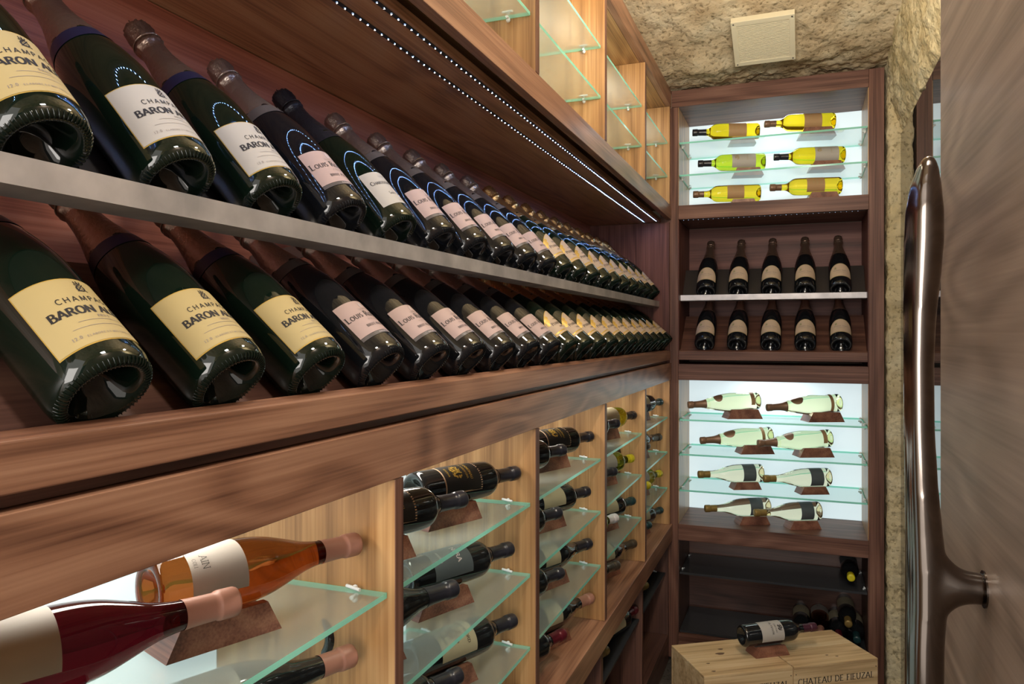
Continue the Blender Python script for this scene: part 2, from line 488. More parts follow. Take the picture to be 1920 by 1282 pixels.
def text_polys(txt, size, bold=1.0, track=0.10, sans=False):
    """flat quads [(u,v)*4] of a centred line of text; lower case letters come out as small capitals"""
    out, x = [], 0.0
    for ch in txt:
        if ch == ' ':
            x += size * 0.45
            continue
        up = ch.upper()
        dots = up == 'Ë'
        w, strokes, serifs = GL['E' if dots else up]
        s = size * (0.74 if ch.islower() else 1.0)
        T, t = 0.15 * bold, (0.15 if sans else 0.085) * bold
        for pl in strokes:
            for (a, b) in zip(pl, pl[1:]):
                dx, dy = b[0] - a[0], b[1] - a[1]
                ln = math.hypot(dx, dy)
                if ln < 1e-6: continue
                hw = 0.5 * (t + (T - t) * abs(dy) / ln)
                nx, ny = -dy / ln * hw, dx / ln * hw
                out.append([(x + s * (p[0] + q * nx), s * (p[1] + q * ny)) for p, q in ((a, 1), (b, 1), (b, -1), (a, -1))])
        if not sans:
            for (sx, sy) in serifs:
                y0 = sy - (0.05 if sy > 0.5 else 0)
                out.append([(x + s * (sx - .15), s * y0), (x + s * (sx + .15), s * y0), (x + s * (sx + .15), s * (y0 + .055)), (x + s * (sx - .15), s * (y0 + .055))])
        if dots:
            for sx in (.22, .46):
                out.append([(x + s * (sx - .06), s * 1.08), (x + s * (sx + .06), s * 1.08), (x + s * (sx + .06), s * 1.2), (x + s * (sx - .06), s * 1.2)])
        x += s * (w + track)
    x -= size * track
    return [[(u - x / 2, v) for u, v in q] for q in out], x


def crest_polys(s):
    """a little monogram crest: ring, crossed strokes and a crown"""
    q = []
    def seg(a, b, w):
        dx, dy = b[0] - a[0], b[1] - a[1]; l = math.hypot(dx, dy)
        nx, ny = -dy / l * w / 2, dx / l * w / 2
        q.append([(s * (p[0] + k * nx), s * (p[1] + k * ny)) for p, k in ((a, 1), (b, 1), (b, -1), (a, -1))])
    for pl in (arc(0, .38, .3, .34, 0, 360, 14), arc(-.18, .3, .2, .26, 60, 330, 8)):
        for a, b in zip(pl, pl[1:]): seg(a, b, .09)
    seg((-.4, 0), (.35, .8), .08); seg((.4, 0), (-.35, .8), .08)
    seg((-.2, .85), (.2, .85), .1); seg((-.2, .85), (-.25, 1.1), .08); seg((.2, .85), (.25, 1.1), .08); seg((0, .85), (0, 1.15), .1)
    return q


def wrap(mb, polys, R, z, phi=0.0, mi=0, off=0.0009):
    for q in polys:
        vs = [((R + off) * math.cos(phi + u / R), (R + off) * math.sin(phi + u / R), z + v) for u, v in q]
        mb.add(vs, [(0, 1, 2, 3)], mi)


def label_patch(mb, R, z0, z1, a0, a1, top=None, off=0.0004, mi=0, n=20, zn=6):
    vs, fs = [], []
    for j in range(zn + 1):
        for i in range(n + 1):
            t = i / n
            zt = z1 if top is None else top(2 * t - 1)
            z = z0 + (zt - z0) * j / zn
            a = a0 + (a1 - a0) * t
            vs.append(((R + off) * math.cos(a), (R + off) * math.sin(a), z))
    for j in range(zn):
        for i in range(n):
            k = j * (n + 1) + i
            fs.append((k, k + 1, k + n + 2, k + n + 1))
    mb.add(vs, fs, mi, True)


# ------------------------------------------------------------------ bottles
def smooth_prof(pts, n=6):
    """Catmull-Rom through (r, z) control points"""
    out = []
    for i in range(len(pts) - 1):
        p0, p1, p2, p3 = pts[max(i - 1, 0)], pts[i], pts[i + 1], pts[min(i + 2, len(pts) - 1)]
        for k in range(n):
            t = k / n
            out.append(tuple(0.5 * ((2 * p1[a]) + (-p0[a] + p2[a]) * t + (2 * p0[a] - 5 * p1[a] + 4 * p2[a] - p3[a]) * t * t + (-p0[a] + 3 * p1[a] - 3 * p2[a] + p3[a]) * t ** 3) for a in (0, 1)))
    out.append(pts[-1])
    return out


CR = 0.0455


def champagne(name, glass, foilm, band, kind, paper=None, border=None):
    root = empty(name)
    N = 96
    base = [(0.0005, 0.034), (0.006, 0.0335), (0.014, 0.029), (0.021, 0.020), (0.026, 0.010), (0.030, 0.0035), (0.0335, 0.0008), (0.0365, 0.0), (0.0395, 0.0012), (0.0425, 0.005), (0.0448, 0.011), (CR, 0.018)]
    side = smooth_prof([(CR, 0.018), (CR, 0.07), (CR, 0.125), (0.0440, 0.152), (0.0398, 0.178), (0.0335, 0.203), (0.0270, 0.228), (0.0215, 0.252), (0.0175, 0.276), (0.0155, 0.300)], 3)
    prof = base + side[1:]

    def knurl(a, z, j, i):
        if 5 <= j <= 8:
            return 0.0
        return 0.0
    mb = MB()
    mb.lathe(prof, N)
    # knurled bearing ring: small ribs raised round the foot
    mb.build('glass_body', glass, root, local=True)
    kb = MB()
    nk = 60
    for i in range(nk):
        a = 2 * PI * i / nk
        M = Matrix.Rotation(a, 4, 'Z')
        w = 0.0009
        pts = [(0.0325, 0.0012), (0.0350, -0.0007), (0.0385, -0.0006), (0.0412, 0.0014), (0.0430, 0.0042)]
        vs = []
        for (r, z) in pts:
            vs += [(r, -w, z + .0009), (r + .0002, 0, z - .0004), (r, w, z + .0009)]
        fs = []
        for j in range(len(pts) - 1):
            for k in range(2):
                fs.append((3 * j + k, 3 * j + k + 1, 3 * j + k + 4, 3 * j + k + 3))
        kb.add(vs, fs, 0, True, M)
    kb.build('knurled_foot', glass, root, local=True)
    # foil: crumpled mushroom over cork and wire, then a taper down to the band
    fp = [(0.0305, 0.2145), (0.0272, 0.229), (0.0222, 0.250), (0.0188, 0.270), (0.0172, 0.286), (0.0168, 0.294), (0.0190, 0.2975), (0.0196, 0.301), (0.0172, 0.3045), (0.0160, 0.3075), (0.0168, 0.314), (0.0178, 0.322), (0.0180, 0.330), (0.0168, 0.337), (0.0130, 0.3415), (0.0070, 0.343), (0.0004, 0.3432)]

    def crumple(a, z, j, i):
        if z < 0.28: return 0.00025 * math.sin(5 * a + z * 60)
        k = min(1, (z - 0.28) / 0.03)
        if j >= len(fp) - 2: k *= 0.3
        return k * (0.0011 * math.sin(14 * a + 3 * math.sin(z * 260)) + 0.0024 * noise.noise(Vector((math.cos(a) * 3, math.sin(a) * 3, z * 150))))
    fb = MB()
    fb.lathe(fp, 48, fn=crumple)
    fo = fb.build('foil_capsule', foilm, root, local=True)
    wb = MB()   # wire ring of the muselet pressing through the foil, with its twist
    ring = [(0.0189 + 0.0012 * math.cos(t), 0.3062 + 0.0012 * math.sin(t)) for t in [2 * PI * k / 8 for k in range(9)]]
    wb.lathe(ring, 32)
    for a in (0.4, 1.97, 3.54, 5.11):
        wb.tube((0.0176 * math.cos(a), 0.0176 * math.sin(a), 0.306), (0.0140 * math.cos(a), 0.0140 * math.sin(a), 0.3425), 0.0010, n=6)
    wb.build('wire_ring', foilm, fo, local=True)
    # neck band
    def rz(z):
        for (r0, z0), (r1, z1) in zip(side, side[1:]):
            if z0 <= z <= z1: return r0 + (r1 - r0) * (z - z0) / (z1 - z0)
        return 0.03
    bb = MB()
    z0, z1 = (0.197, 0.216) if kind != 'pj' else (0.200, 0.2155)
    bb.lathe([(rz(z0 + (z1 - z0) * k / 4) + 0.0007, z0 + (z1 - z0) * k / 4) for k in range(5)], 48)
    bo = bb.build('neck_band', band, root, local=True)
    if kind == 'louis':
        sb = MB()
        r = rz(0.205)
        for a0 in (0.2,):
            pts = [(r + .0016 + 0.0, a0 + 0.16 * math.cos(t), 0.206 + 0.006 * math.sin(t)) for t in [2 * PI * k / 14 for k in range(14)]]
            sb.add([((rz(p[2]) + .0016) * math.cos(p[1]), (rz(p[2]) + .0016) * math.sin(p[1]), p[2]) for p in pts], [tuple(range(14))])
        tag(sb.build('seal_sticker', INK_W, bo, local=True), 'pale oval sticker')
    # body label
    A = 1.20
    lm = [paper]
    lb = MB()
    if kind == 'baron':
        if border: label_patch(lb, CR, 0.0225, 0.1025, -A - .02, A + .02, off=0.0003, mi=1); lm.append(border)
        label_patch(lb, CR, 0.0237, 0.1013, -A, A, off=0.0006)
        lo = lb.build('label', lm, root, local=True, recalc=False)
        tb = MB()
        wrap(tb, text_polys('CHAMPAGNE', 0.0062, 0.9, 0.30, sans=True)[0], CR, 0.0720)
        wrap(tb, text_polys('BARON ALBERT', 0.0090, 1.6, 0.07)[0], CR, 0.0570)
        wrap(tb, crest_polys(0.0120), CR, 0.0845)
        tb.build('lettering', INK, lo, local=True, recalc=False)
        gb = MB()
        for z, w in ((0.0480, 0.050), (0.0415, 0.066)):
            wrap(gb, [[(-w / 2 + k * w / 10, 0), (-w / 2 + (k + 1) * w / 10, 0), (-w / 2 + (k + 1) * w / 10, .0004), (-w / 2 + k * w / 10, .0004)] for k in range(10)], CR, z)
        wrap(gb, text_polys('ELABORE ET MIS EN BOUTEILLE', 0.0022, 1, 0.3)[0], CR, 0.0305)
        wrap(gb, text_polys('12.0', 0.0034, 1, 0.2)[0], CR, 0.0310, phi=-0.75)
        wrap(gb, text_polys('BRUT', 0.0030, 1, 0.3)[0], CR, 0.0510)
        gb.build('fine_print', INK_G, lo, local=True, recalc=False)
    elif kind in ('louis', 'chart'):
        lz0, lz1 = (0.0385, 0.1000) if kind == 'louis' else (0.0300, 0.1000)
        label_patch(lb, CR, lz0, lz1, -0.98, 0.98, off=0.0005)
        lo = lb.build('label', lm, root, local=True, recalc=False)
        tb = MB(); gb = MB()
        if kind == 'louis':
            wrap(tb, text_polys('Louis Roederer', 0.0100, 1.15, 0.10)[0], CR, 0.0680)
            wrap(tb, text_polys('BRUT PREMIER', 0.0046, 1.1, 0.16)[0], CR, 0.0490)
            wrap(gb, text_polys('CHAMPAGNE', 0.0026, 1, 0.3)[0], CR, 0.0810)
            wrap(gb, text_polys('A REIMS', 0.0028, 1, 0.6)[0], CR, 0.0605)
            wb2 = MB(); wrap(wb2, crest_polys(0.0085), CR, 0.0865)
            wb2.build('crest', INK_W, lo, local=True, recalc=False)
            sp = MB(); label_patch(sp, CR, 0.0325, 0.0380, -0.98, 0.98, off=0.0006)
            so = sp.build('label_strip', BAND, root, local=True, recalc=False)
            s2 = MB(); wrap(s2, text_polys('CHAMPAGNE', 0.0026, 1.2, 0.4)[0], CR, 0.0340)
            s2.build('lettering', INK_W, so, local=True, recalc=False)
        else:
            wrap(tb, text_polys('Chartogne-Taillet', 0.0074, 1.1, 0.06)[0], CR, 0.0730)
            wrap(tb, text_polys('Sainte Anne', 0.0052, 0.8, 0.06)[0], CR, 0.0500)
            wrap(gb, text_polys('CHAMPAGNE', 0.0026, 1, 0.3)[0], CR, 0.0880)
            wrap(gb, text_polys('BRUT', 0.0030, 1, 0.3)[0], CR, 0.0350)
        tb.build('lettering', INK, lo, local=True, recalc=False)
        gb.build('fine_print', INK_G, lo, local=True, recalc=False)
    elif kind == 'pj':
        def top(t): return 0.080 + 0.038 * (1 - abs(t) ** 2.0)
        def top2(t): return top(t) - 0.0012
        label_patch(lb, CR, 0.0400, 0.11, -1.14, 1.14, top=top, off=0.0003, mi=1); lm.append(GOLD)
        label_patch(lb, CR, 0.0490, 0.11, -1.10, 1.10, top=top2, off=0.0006)
        label_patch(lb, CR, 0.0412, 0.0450, -1.10, 1.10, off=0.0006)
        lo = lb.build('label', lm, root, local=True, recalc=False)
        tb = MB()
        wrap(tb, text_polys('Perrier-Jouët', 0.0092, 1.05, 0.06)[0], CR, 0.0690)
        wrap(tb, text_polys('GRAND BRUT', 0.0038, 1, 0.16)[0], CR, 0.0575)
        wrap(tb, text_polys('CHAMPAGNE', 0.0036, 1, 0.16)[0], CR, 0.0850)
        tb.build('lettering', INK, lo, local=True, recalc=False)
        fb2 = MB()
        for (cu, cv, rr) in ((-0.036, 0.0, .0085), (-0.030, .010, .0055), (-0.040, -.010, .005)):
            for k in range(7):
                a = k * 2 * PI / 7
                c = (cu + rr * .55 * math.cos(a), cv + rr * .55 * math.sin(a))
                pl = [(c[0] + rr * .42 * math.cos(t), c[1] + rr * .42 * math.sin(t)) for t in [2 * PI * j / 8 for j in range(8)]]
                for j in range(0, 8, 2):
                    pass
                vs = [((CR + .0010) * math.cos(u / CR), (CR + .0010) * math.sin(u / CR), 0.088 + v) for u, v in pl]
                fb2.add(vs, [tuple(range(8))])
        fb2.build('floral_print', GOLD, lo, local=True, recalc=False)
    elif kind == 'rose':
        def top(t): return 0.062 + 0.058 * math.sqrt(max(0, 1 - t * t))
        def top2(t): return 0.062 + 0.055 * math.sqrt(max(0, 1 - t * t))
        label_patch(lb, CR, 0.0410, 0.11, -1.12, 1.12, top=top, off=0.0003, mi=1, n=32); lm.append(INK_T)
        label_patch(lb, CR, 0.0440, 0.11, -1.06, 1.06, top=top2, off=0.0006, n=32)
        lo = lb.build('label', lm, root, local=True, recalc=False)
        tb = MB()
        wrap(tb, text_polys('Perrier-Jouët', 0.0078, 1.1, 0.05)[0], CR, 0.0730)
        wrap(tb, text_polys('CHAMPAGNE', 0.0040, 1, 0.16)[0], CR, 0.0630)
        tb.build('lettering', INK_G, lo, local=True, recalc=False)
        gb = MB(); wrap(gb, crest_polys(0.0110), CR, 0.0850, phi=-0.42)
        gb.build('floral_print', simple('green_print', (0.16, 0.22, 0.06), 0.6), lo, local=True, recalc=False)
    return root


PROFS = {
    'bordeaux': (0.0380, 0.300, [(0.0380, 0.014), (0.0382, 0.10), (0.0380, 0.178), (0.0345, 0.203), (0.0235, 0.218), (0.0158, 0.232), (0.0142, 0.250), (0.0138, 0.275), (0.0138, 0.298)]),
    'burgundy': (0.0415, 0.296, [(0.0415, 0.014), (0.0416, 0.07), (0.0412, 0.118), (0.0372, 0.150), (0.0285, 0.180), (0.0205, 0.205), (0.0162, 0.230), (0.0148, 0.255), (0.0145, 0.294)]),
    'flute': (0.0400, 0.330, [(0.0400, 0.016), (0.0375, 0.040), (0.0372, 0.060), (0.0425, 0.120), (0.0415, 0.155), (0.0345, 0.195), (0.0245, 0.235), (0.0170, 0.262), (0.0145, 0.290), (0.0143, 0.328)]),
}


def wine(name, kind, glass, cap, cap_len, paper=None, lab=(0.055, 0.145), A=1.25, txt=None, extra=None):
    R, Lh, pts = PROFS[kind]
    root = empty(name)
    side = smooth_prof(pts, 4)
    prof = [(0.0004, 0.020), (0.008, 0.0185), (0.016, 0.012), (0.023, 0.004), (0.028, 0.0006), (R - .006, 0.0), (R - .002, 0.003), (R, 0.009)] + side
    tipr = prof[-1][0]
    prof += [(tipr - .002, Lh), (0.0004, Lh)]
    MB().lathe(prof, 48).build('glass_body', glass, root, local=True)

    def rz(z):
        for (r0, z0), (r1, z1) in zip(side, side[1:]):
            if z0 <= z <= z1: return r0 + (r1 - r0) * (z - z0) / (z1 - z0)
        return side[-1][0]
    z0 = Lh - cap_len
    cp = [(rz(z0 + (Lh - .012 - z0) * k / 6) + .0006, z0 + (Lh - .012 - z0) * k / 6) for k in range(7)]
    cp = [p for p in cp if p[1] < Lh - .024] + [(tipr + .0006, Lh - .0235), (tipr + .0020, Lh - .0225), (tipr + .0024, Lh - .0200), (tipr + .0024, Lh - .009), (tipr + .0022, Lh - .002), (tipr + .001, Lh + .0006), (tipr * .6, Lh + .0012), (.0004, Lh + .0012)]
    MB().lathe(cp, 32).build('capsule', cap, root, local=True)
    if paper:
        lb = MB()
        mats = [paper]
        label_patch(lb, R + .0002, lab[0], lab[1], -A, A, n=24)
        lo = lb.build('label', mats, root, local=True, recalc=False)
        if txt:
            tb = MB()
            for (t, sz, z, bold, phi) in txt:
                wrap(tb, text_polys(t, sz, bold, 0.08)[0], R + .0002, z, phi)
            tb.build('lettering', extra or INK, lo, local=True, recalc=False)
    return root


def pose_rack(o, side, s, d, z, T):
    """bottle on a tilted tray; d = depth of its foot behind the aisle axis of the left cabinets"""
    if side == 'left':
        o.matrix_world = Matrix.Translation((-d, s, z)) @ Matrix.Rotation(-T, 4, 'Y')
    else:
        o.matrix_world = Matrix.Translation((s, D - .55 + d, z)) @ Matrix.Rotation(-PI / 2, 4, 'Z') @ Matrix.Rotation(-T, 4, 'Y')


def pose_lying(o, tip, axis, face, L):
    a = Vector(axis).normalized()
    n = Vector(face); n = (n - a * n.dot(a)).normalized()
    y = a.cross(n)
    M = Matrix(((n.x, y.x, a.x), (n.y, y.y, a.y), (n.z, y.z, a.z))).to_4x4()
    o.matrix_world = Matrix.Translation(Vector(tip) - a * L) @ M


ORD = ['first', 'second', 'third', 'fourth', 'fifth', 'sixth', 'seventh', 'eighth', 'ninth', 'tenth', 'eleventh', 'twelfth']


# ================================================================== THE SETTING
def rough_surface(name, nu, nv, fn, amp, mat, smooth=True, sc=1.0):
    vs, fs = [], []
    for j in range(nv + 1):
        for i in range(nu + 1):
            p, n = fn(i / nu, j / nv)
            p = Vector(p); n = Vector(n)
            q = p * sc
            h = noise.fractal(q * 5, 0.9, 2.1, 4) * 0.9 + noise.fractal(q * 19, 0.8, 2.1, 4) * 0.42
            rg = 1 - abs(noise.noise(q * 9 + Vector((3, 1, 7))))
            h += (rg ** 4) * 0.35 - 0.25 + noise.noise(q * 55) * 0.22
            vs.append(p + n * (h * amp))
    w = nu + 1
    for j in range(nv):
        for i in range(nu):
            fs.append((j * w + i, j * w + i + 1, (j + 1) * w + i + 1, (j + 1) * w + i))
    mb = MB().add(vs, fs, 0, smooth)
    return tag(mb.build(name, mat, recalc=False), kind='structure')


def ceil_z(x, y):
    return 2.628 + min(0.62, max(0.0, 3.30 - y) * 0.47) - 0.03 * max(0, -x - .1)


tag(MB().box(-1.3, 0.9, -1.8, 4.2, -0.05, 0).build('floor', M_floor), kind='structure')
rough_surface('ceiling', 150, 260, lambda u, v: ((-.97 + u * 1.40, 3.56 - (v ** 1.35) * 4.9, ceil_z(-.97 + u * 1.40, 3.56 - (v ** 1.35) * 4.9)), (0, .35, -.94)), 0.021, M_stone)
tag(MB().box(-1.02, -0.97, -1.8, 4.2, 0, 3.3).build('wall_left', M_plain), kind='structure')
tag(MB().box(-1.02, 0.9, 3.90, 3.95, 0, 3.3).build('wall_back', M_plain), kind='structure')


# right-hand stone above the glass, and the strip of stone beside the tall cabinet
def rw(u, v):
    y = 3.50 - (v ** 1.2) * 4.6
    # u runs from the lower edge above the glass up into the vault
    path = [(0.425, 2.315), (0.397, 2.325), (0.378, 2.37), (0.356, 2.46), (0.345, 2.56), (0.340, 2.66), (0.340, 2.80), (0.345, 3.02), (0.35, 3.30)]
    t = u * (len(path) - 1); i = min(int(t), len(path) - 2); k = t - i
    x = path[i][0] * (1 - k) + path[i + 1][0] * k; z = path[i][1] * (1 - k) + path[i + 1][1] * k
    return (x, y, z), (-1, 0, 0)


rough_surface('wall_right', 110, 330, rw, 0.016, M_stone_r, sc=1.3)


def strip(u, v):
    # stone return between the cabinet's right stile and the glass, a rounded rough jamb
    z = v * 2.70
    path = [(0.334, 3.60), (0.334, 3.50), (0.338, 3.475), (0.352, 3.462), (0.372, 3.462), (0.392, 3.462), (0.42, 3.462)]
    t = u * (len(path) - 1); i = min(int(t), len(path) - 2); k = t - i
    x = path[i][0] * (1 - k) + path[i + 1][0] * k; y = path[i][1] * (1 - k) + path[i + 1][1] * k
    n = (-.8, -.6, 0) if u < .4 else (0, -1, 0)
    return (x, y, z), n


rough_surface('trim_1', 16, 420, strip, 0.0085, M_stone_r, sc=1.7)

# glass screen along the right side with a dark space behind it: mirrors the cabinets at this grazing angle
m, nt, N_, L_, b_ = new_mat('dark_backed_glass')
b_.inputs['Base Color'].default_value = (0.03, 0.028, 0.025, 1)
b_.inputs['Roughness'].default_value = 0.0
b_.inputs['IOR'].default_value = 2.2
b_.inputs['Specular IOR Level'].default_value = 0.9
M_pane = m
win = tag(empty('window_1', (0.39, 2.5, 0)), kind='structure')
for (y0, y1) in ((2.663, 3.475), (1.70, 2.657), (0.75, 1.694)):
    MB().box(0.387, 0.397, y0, y1, 0.005, 2.318).build('pane', M_pane, win)
tag(MB().box(0.86, 0.9, -1.8, 4.2, 0, 3.3).build('trim_2', simple('dark_void', (0.02, 0.02, 0.02), 0.9)), kind='structure')

# open walnut door on the right with its sculpted pull
DX = 0.178
door = tag(MB().box(DX, DX + 0.045, -0.45, 1.163, 0.01, 2.45).build('door_1', M_door, bevel=0.002), kind='structure')
HY = 0.90


def make_handle():
    mb = MB()
    # (z, xc, rx, ry)
    st = [(1.688, .1350, .0030, .0030), (1.685, .1345, .0065, .0060), (1.676, .1335, .0105, .0095), (1.655, .1315, .0155, .0140), (1.630, .1305, .0185, .0165), (1.600, .1300, .0192, .0170),
          (1.565, .1285, .0182, .0165), (1.520, .1260, .0160, .0155), (1.47, .1250, .0146, .0150), (1.40, .1255, .0148, .0150), (1.34, .1275, .0160, .0155), (1.29, .1300, .0180, .0165),
          (1.25, .1320, .0200, .0180), (1.21, .1320, .0200, .0180), (1.17, .1305, .0190, .0175), (1.10, .1300, .0190, .0170), (1.00, .1300, .0190, .0165), (.90, .1300, .0185, .0165), (.80, .1310, .0190, .0170),
          (.72, .1320, .0200, .0175), (.64, .1300, .0180, .0165), (.55, .1270, .0165, .0160), (.46, .1280, .0175, .0165), (.40, .1310, .0185, .0160), (.37, .1335, .0120, .0110), (.355, .1345, .0020, .0020)]
    n = 32
    vs, fs = [], []
    for (z, xc, rx, ry) in st:
        for i in range(n):
            a = 2 * PI * i / n
            vs.append((xc - .0075 + rx * math.cos(a), HY + ry * math.sin(a), z))
    for j in range(len(st) - 1):
        for i in range(n):
            k = (i + 1) % n
            fs.append((j * n + i, j * n + k, (j + 1) * n + k, (j + 1) * n + i))
    fs += [tuple(range(n)), tuple(reversed(range((len(st) - 1) * n, len(st) * n)))]
    mb.add(vs, fs, 0, True)
    for zc in (1.236, 0.72):
        sp = [(0.124, .046), (.134, .043), (.141, .036), (.147, .0275), (.153, .0215), (.160, .0180), (.168, .0165), (.1785, .0162)]
        for q in range(len(sp) - 1):
            pass
        vs, fs = [], []
        for (x, r) in sp:
            for i in range(n):
                a = 2 * PI * i / n
                vs.append((x, HY + min(r, .0185) * math.cos(a) * .85, zc + r * math.sin(a)))
        for j in range(len(sp) - 1):
            for i in range(n):
                k = (i + 1) % n
                fs.append((j * n + i, j * n + k, (j + 1) * n + k, (j + 1) * n + i))
        fs += [tuple(range(n)), tuple(reversed(range((len(sp) - 1) * n, len(sp) * n)))]
        mb.add(vs, fs, 0, True)
    o = mb.build('handle', M_bronze, door)
    r = o.modifiers.new('r', 'REMESH'); r.mode = 'VOXEL'; r.voxel_size = 0.0022; r.use_smooth_shade = True
    s = o.modifiers.new('s', 'SMOOTH'); s.factor = 0.7; s.iterations = 14
    tag(o, 'long polished dark bronze pull')
    MB().tube((DX - 0.0015, HY, 1.236), (DX + .001, HY, 1.236), .019, n=24).build('rosette', M_bronze, o)
    MB().tube((DX - 0.0015, HY, 0.72), (DX + .001, HY, 0.72), .019, n=24).build('rosette', M_bronze, o)


make_handle()

# ================================================================== LEFT CABINETS
YS = [-0.264, 0.360, 0.986, 1.610, 2.247, 2.879]      # far face of each stile
TH = 0.023
BAYS = [(YS[i], YS[i + 1] - TH) for i in range(5)] + [(YS[5], 3.453)]   # clear bays
XB = -0.876                                             # inner back


def shelf_pin_mesh():
    mb = MB()
    mb.tube((0, -0.004, -0.001), (0, 0.010, -0.001), 0.0035, n=8)
    mb.add([(0.0052 * math.cos(a) * math.sin(p), 0.0052 * math.sin(a) * math.sin(p), -0.006 + 0.0052 * math.cos(p)) for p in (0.01, PI * .25, PI * .5, PI * .75, PI - .01) for a in [k * PI / 4 for k in range(8)]],
           [(j * 8 + i, j * 8 + (i + 1) % 8, (j + 1) * 8 + (i + 1) % 8, (j + 1) * 8 + i) for j in range(4) for i in range(8)], 0, True)
    mb.add([(0.0045 * math.cos(a) * math.sin(p), 0.0045 * math.sin(a) * math.sin(p), 0.0115 + 0.0045 * math.cos(p)) for p in (0.01, PI * .25, PI * .5, PI * .75, PI - .01) for a in [k * PI / 4 for k in range(8)]],
           [(j * 8 + i, j * 8 + (i + 1) % 8, (j + 1) * 8 + (i + 1) % 8, (j + 1) * 8 + i) for j in range(4) for i in range(8)], 0, True)
    mb.tube((-0.012, 0.006, 0.011), (0.014, 0.001, 0.013), 0.0028, n=6)
    return mb


PIN = shelf_pin_mesh().build('shelf_pin', M_pin)
PIN_ME = PIN.data
bpy.data.objects.remove(PIN)
SHELF_TH = 0.008


def glass_shelf(parent, x0, x1, y0, y1, z, alongy=True, mats=None, pins=True, th=SHELF_TH):
    """z is the top surface; edge faces take the green edge material"""
    mats = mats or [M_glass, M_edge]
    vs = [(x, y, zz) for zz in (z - th, z) for y in (y0, y1) for x in (x0, x1)]
    mb = MB()
    mb.add(vs, [(0, 2, 3, 1), (4, 5, 7, 6)], 0)
    mb.add(vs, [(0, 1, 5, 4), (2, 6, 7, 3), (0, 4, 6, 2), (1, 3, 7, 5)], 1)
    o = mb.build('glass_shelf', mats, parent)
    if pins:
        if alongy:
            spots = [(x1 - .050, y0, 0), (x1 - .050, y1, PI), (x0 + .05, y0, 0), (x0 + .05, y1, PI)]
        else:
            spots = [(x0, y0 + .05, -PI / 2), (x1, y0 + .05, PI / 2), (x0, y1 - .05, -PI / 2), (x1, y1 - .05, PI / 2)]
        for (px, py, rz) in spots:
            p = bpy.data.objects.new('shelf_pin', PIN_ME)
            COL.objects.link(p)
            p.parent = o
            sy = 1 if True else 0
            # pin stem points into the side panel behind it
            p.matrix_local = Matrix.Translation((px, py, z - th)) @ Matrix.Rotation(rz, 4, 'Z') @ Matrix.Translation((0, 0.006, 0))
    return o


LZ = [1.122, 0.964, 0.801]
UZ = [2.370, 2.218]
# --- lower display cabinet
lowc = tag(empty('display_cabinet', (-0.7, 1.6, 0.56)), 'long walnut display cabinet with lit glass-shelved bays along the left, below the champagne rack', 'cabinet')
for i, y in enumerate(YS):
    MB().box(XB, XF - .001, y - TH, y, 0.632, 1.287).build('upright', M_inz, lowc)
    MB().box(XF - .001, XF + .0005, y - TH, y, 0.632, 1.287).build('upright_edging', M_walz, lowc, bevel=0)
MB().box(XB, XF - .004, 3.454, 3.474, 0.632, 1.287).build('upright', M_inz, lowc)
MB().box(XB - .012, XF + .006, -0.3, D - .002, 0.558, 0.631).build('sill', M_waly, lowc, bevel=.001)
MB().box(XF - .022, XF, -0.3, D - .002, 1.288, 1.366).build('top_rail', M_rail, lowc, bevel=.001)
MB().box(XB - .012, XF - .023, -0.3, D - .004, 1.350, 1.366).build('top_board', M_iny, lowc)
for k, (y0, y1) in enumerate(BAYS):
    MB().box(XB - .010, XB - .001, y0 + .001, y1 - .001, 0.633, 1.349).build('light_panel', M_panel, lowc)
    if k >= 1:
        for z in LZ:
            glass_shelf(lowc, XB + .008, XF - .013, y0 + .002, y1 - .002, z)

# --- base cabinet below
basec = tag(empty('base_cabinet', (-0.7, 1.6, 0)), 'dark walnut base cabinet with smoked shelves under the left lit bays', 'cabinet')
for i, y in enumerate(YS):
    MB().box(XB, XF - .014, y - TH, y, 0.128, 0.557).build('divider', M_drkz, basec)
    MB().box(XF - .014, XF - .012, y - TH, y, 0.128, 0.557).build('divider_edging', M_walz, basec)
MB().box(XB, XF - .012, 3.456, 3.474, 0.128, 0.557).build('divider', M_drkz, basec)
MB().box(XB - .012, XB - .001, -0.3, D - .004, 0.06, 0.557).build('back_board', M_drky, basec)
MB().box(XB, XF - .012, -0.3, D - .004, 0.100, 0.127).build('bottom_board', M_drky, basec)
MB().box(XB, XF - .012, -0.3, D - .004, 0.004, 0.099).build('plinth', M_drky, basec)
for (y0, y1) in BAYS[2:]:
    glass_shelf(basec, XB + .006, XF - .022, y0 + .002, y1 - .002, 0.412, mats=[M_dkglass, M_dkglass])

# --- upper display cabinet
upc = tag(empty('display_cabinet', (-0.7, 1.6, 2.02)), 'long walnut display cabinet with empty lit glass shelves under the stone ceiling, upper left', 'cabinet')
for i, y in enumerate(YS):
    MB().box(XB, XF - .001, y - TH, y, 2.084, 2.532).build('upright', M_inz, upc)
    MB().box(XF - .001, XF + .0005, y - TH, y, 2.084, 2.532).build('upright_edging', M_walz, upc)
MB().box(XB, XF - .004, 3.454, 3.474, 2.084, 2.532).build('upright', M_inz, upc)
MB().box(XF - .022, XF, -0.3, D - .002, 2.020, 2.083).build('fascia', M_waly, upc, bevel=.001)
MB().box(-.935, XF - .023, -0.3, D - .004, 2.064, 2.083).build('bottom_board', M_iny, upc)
MB().box(-.935, XF - .045, -0.3, D - .004, 2.008, 2.026).build('soffit_panel', M_sof, upc)
MB().box(XF - .022, XF, -0.3, D - .002, 2.533, 2.608).build('top_rail', M_waly, upc, bevel=.001)
MB().box(XB - .012, XF - .023, -0.3, D - .004, 2.533, 2.552).build('top_board', M_iny, upc)
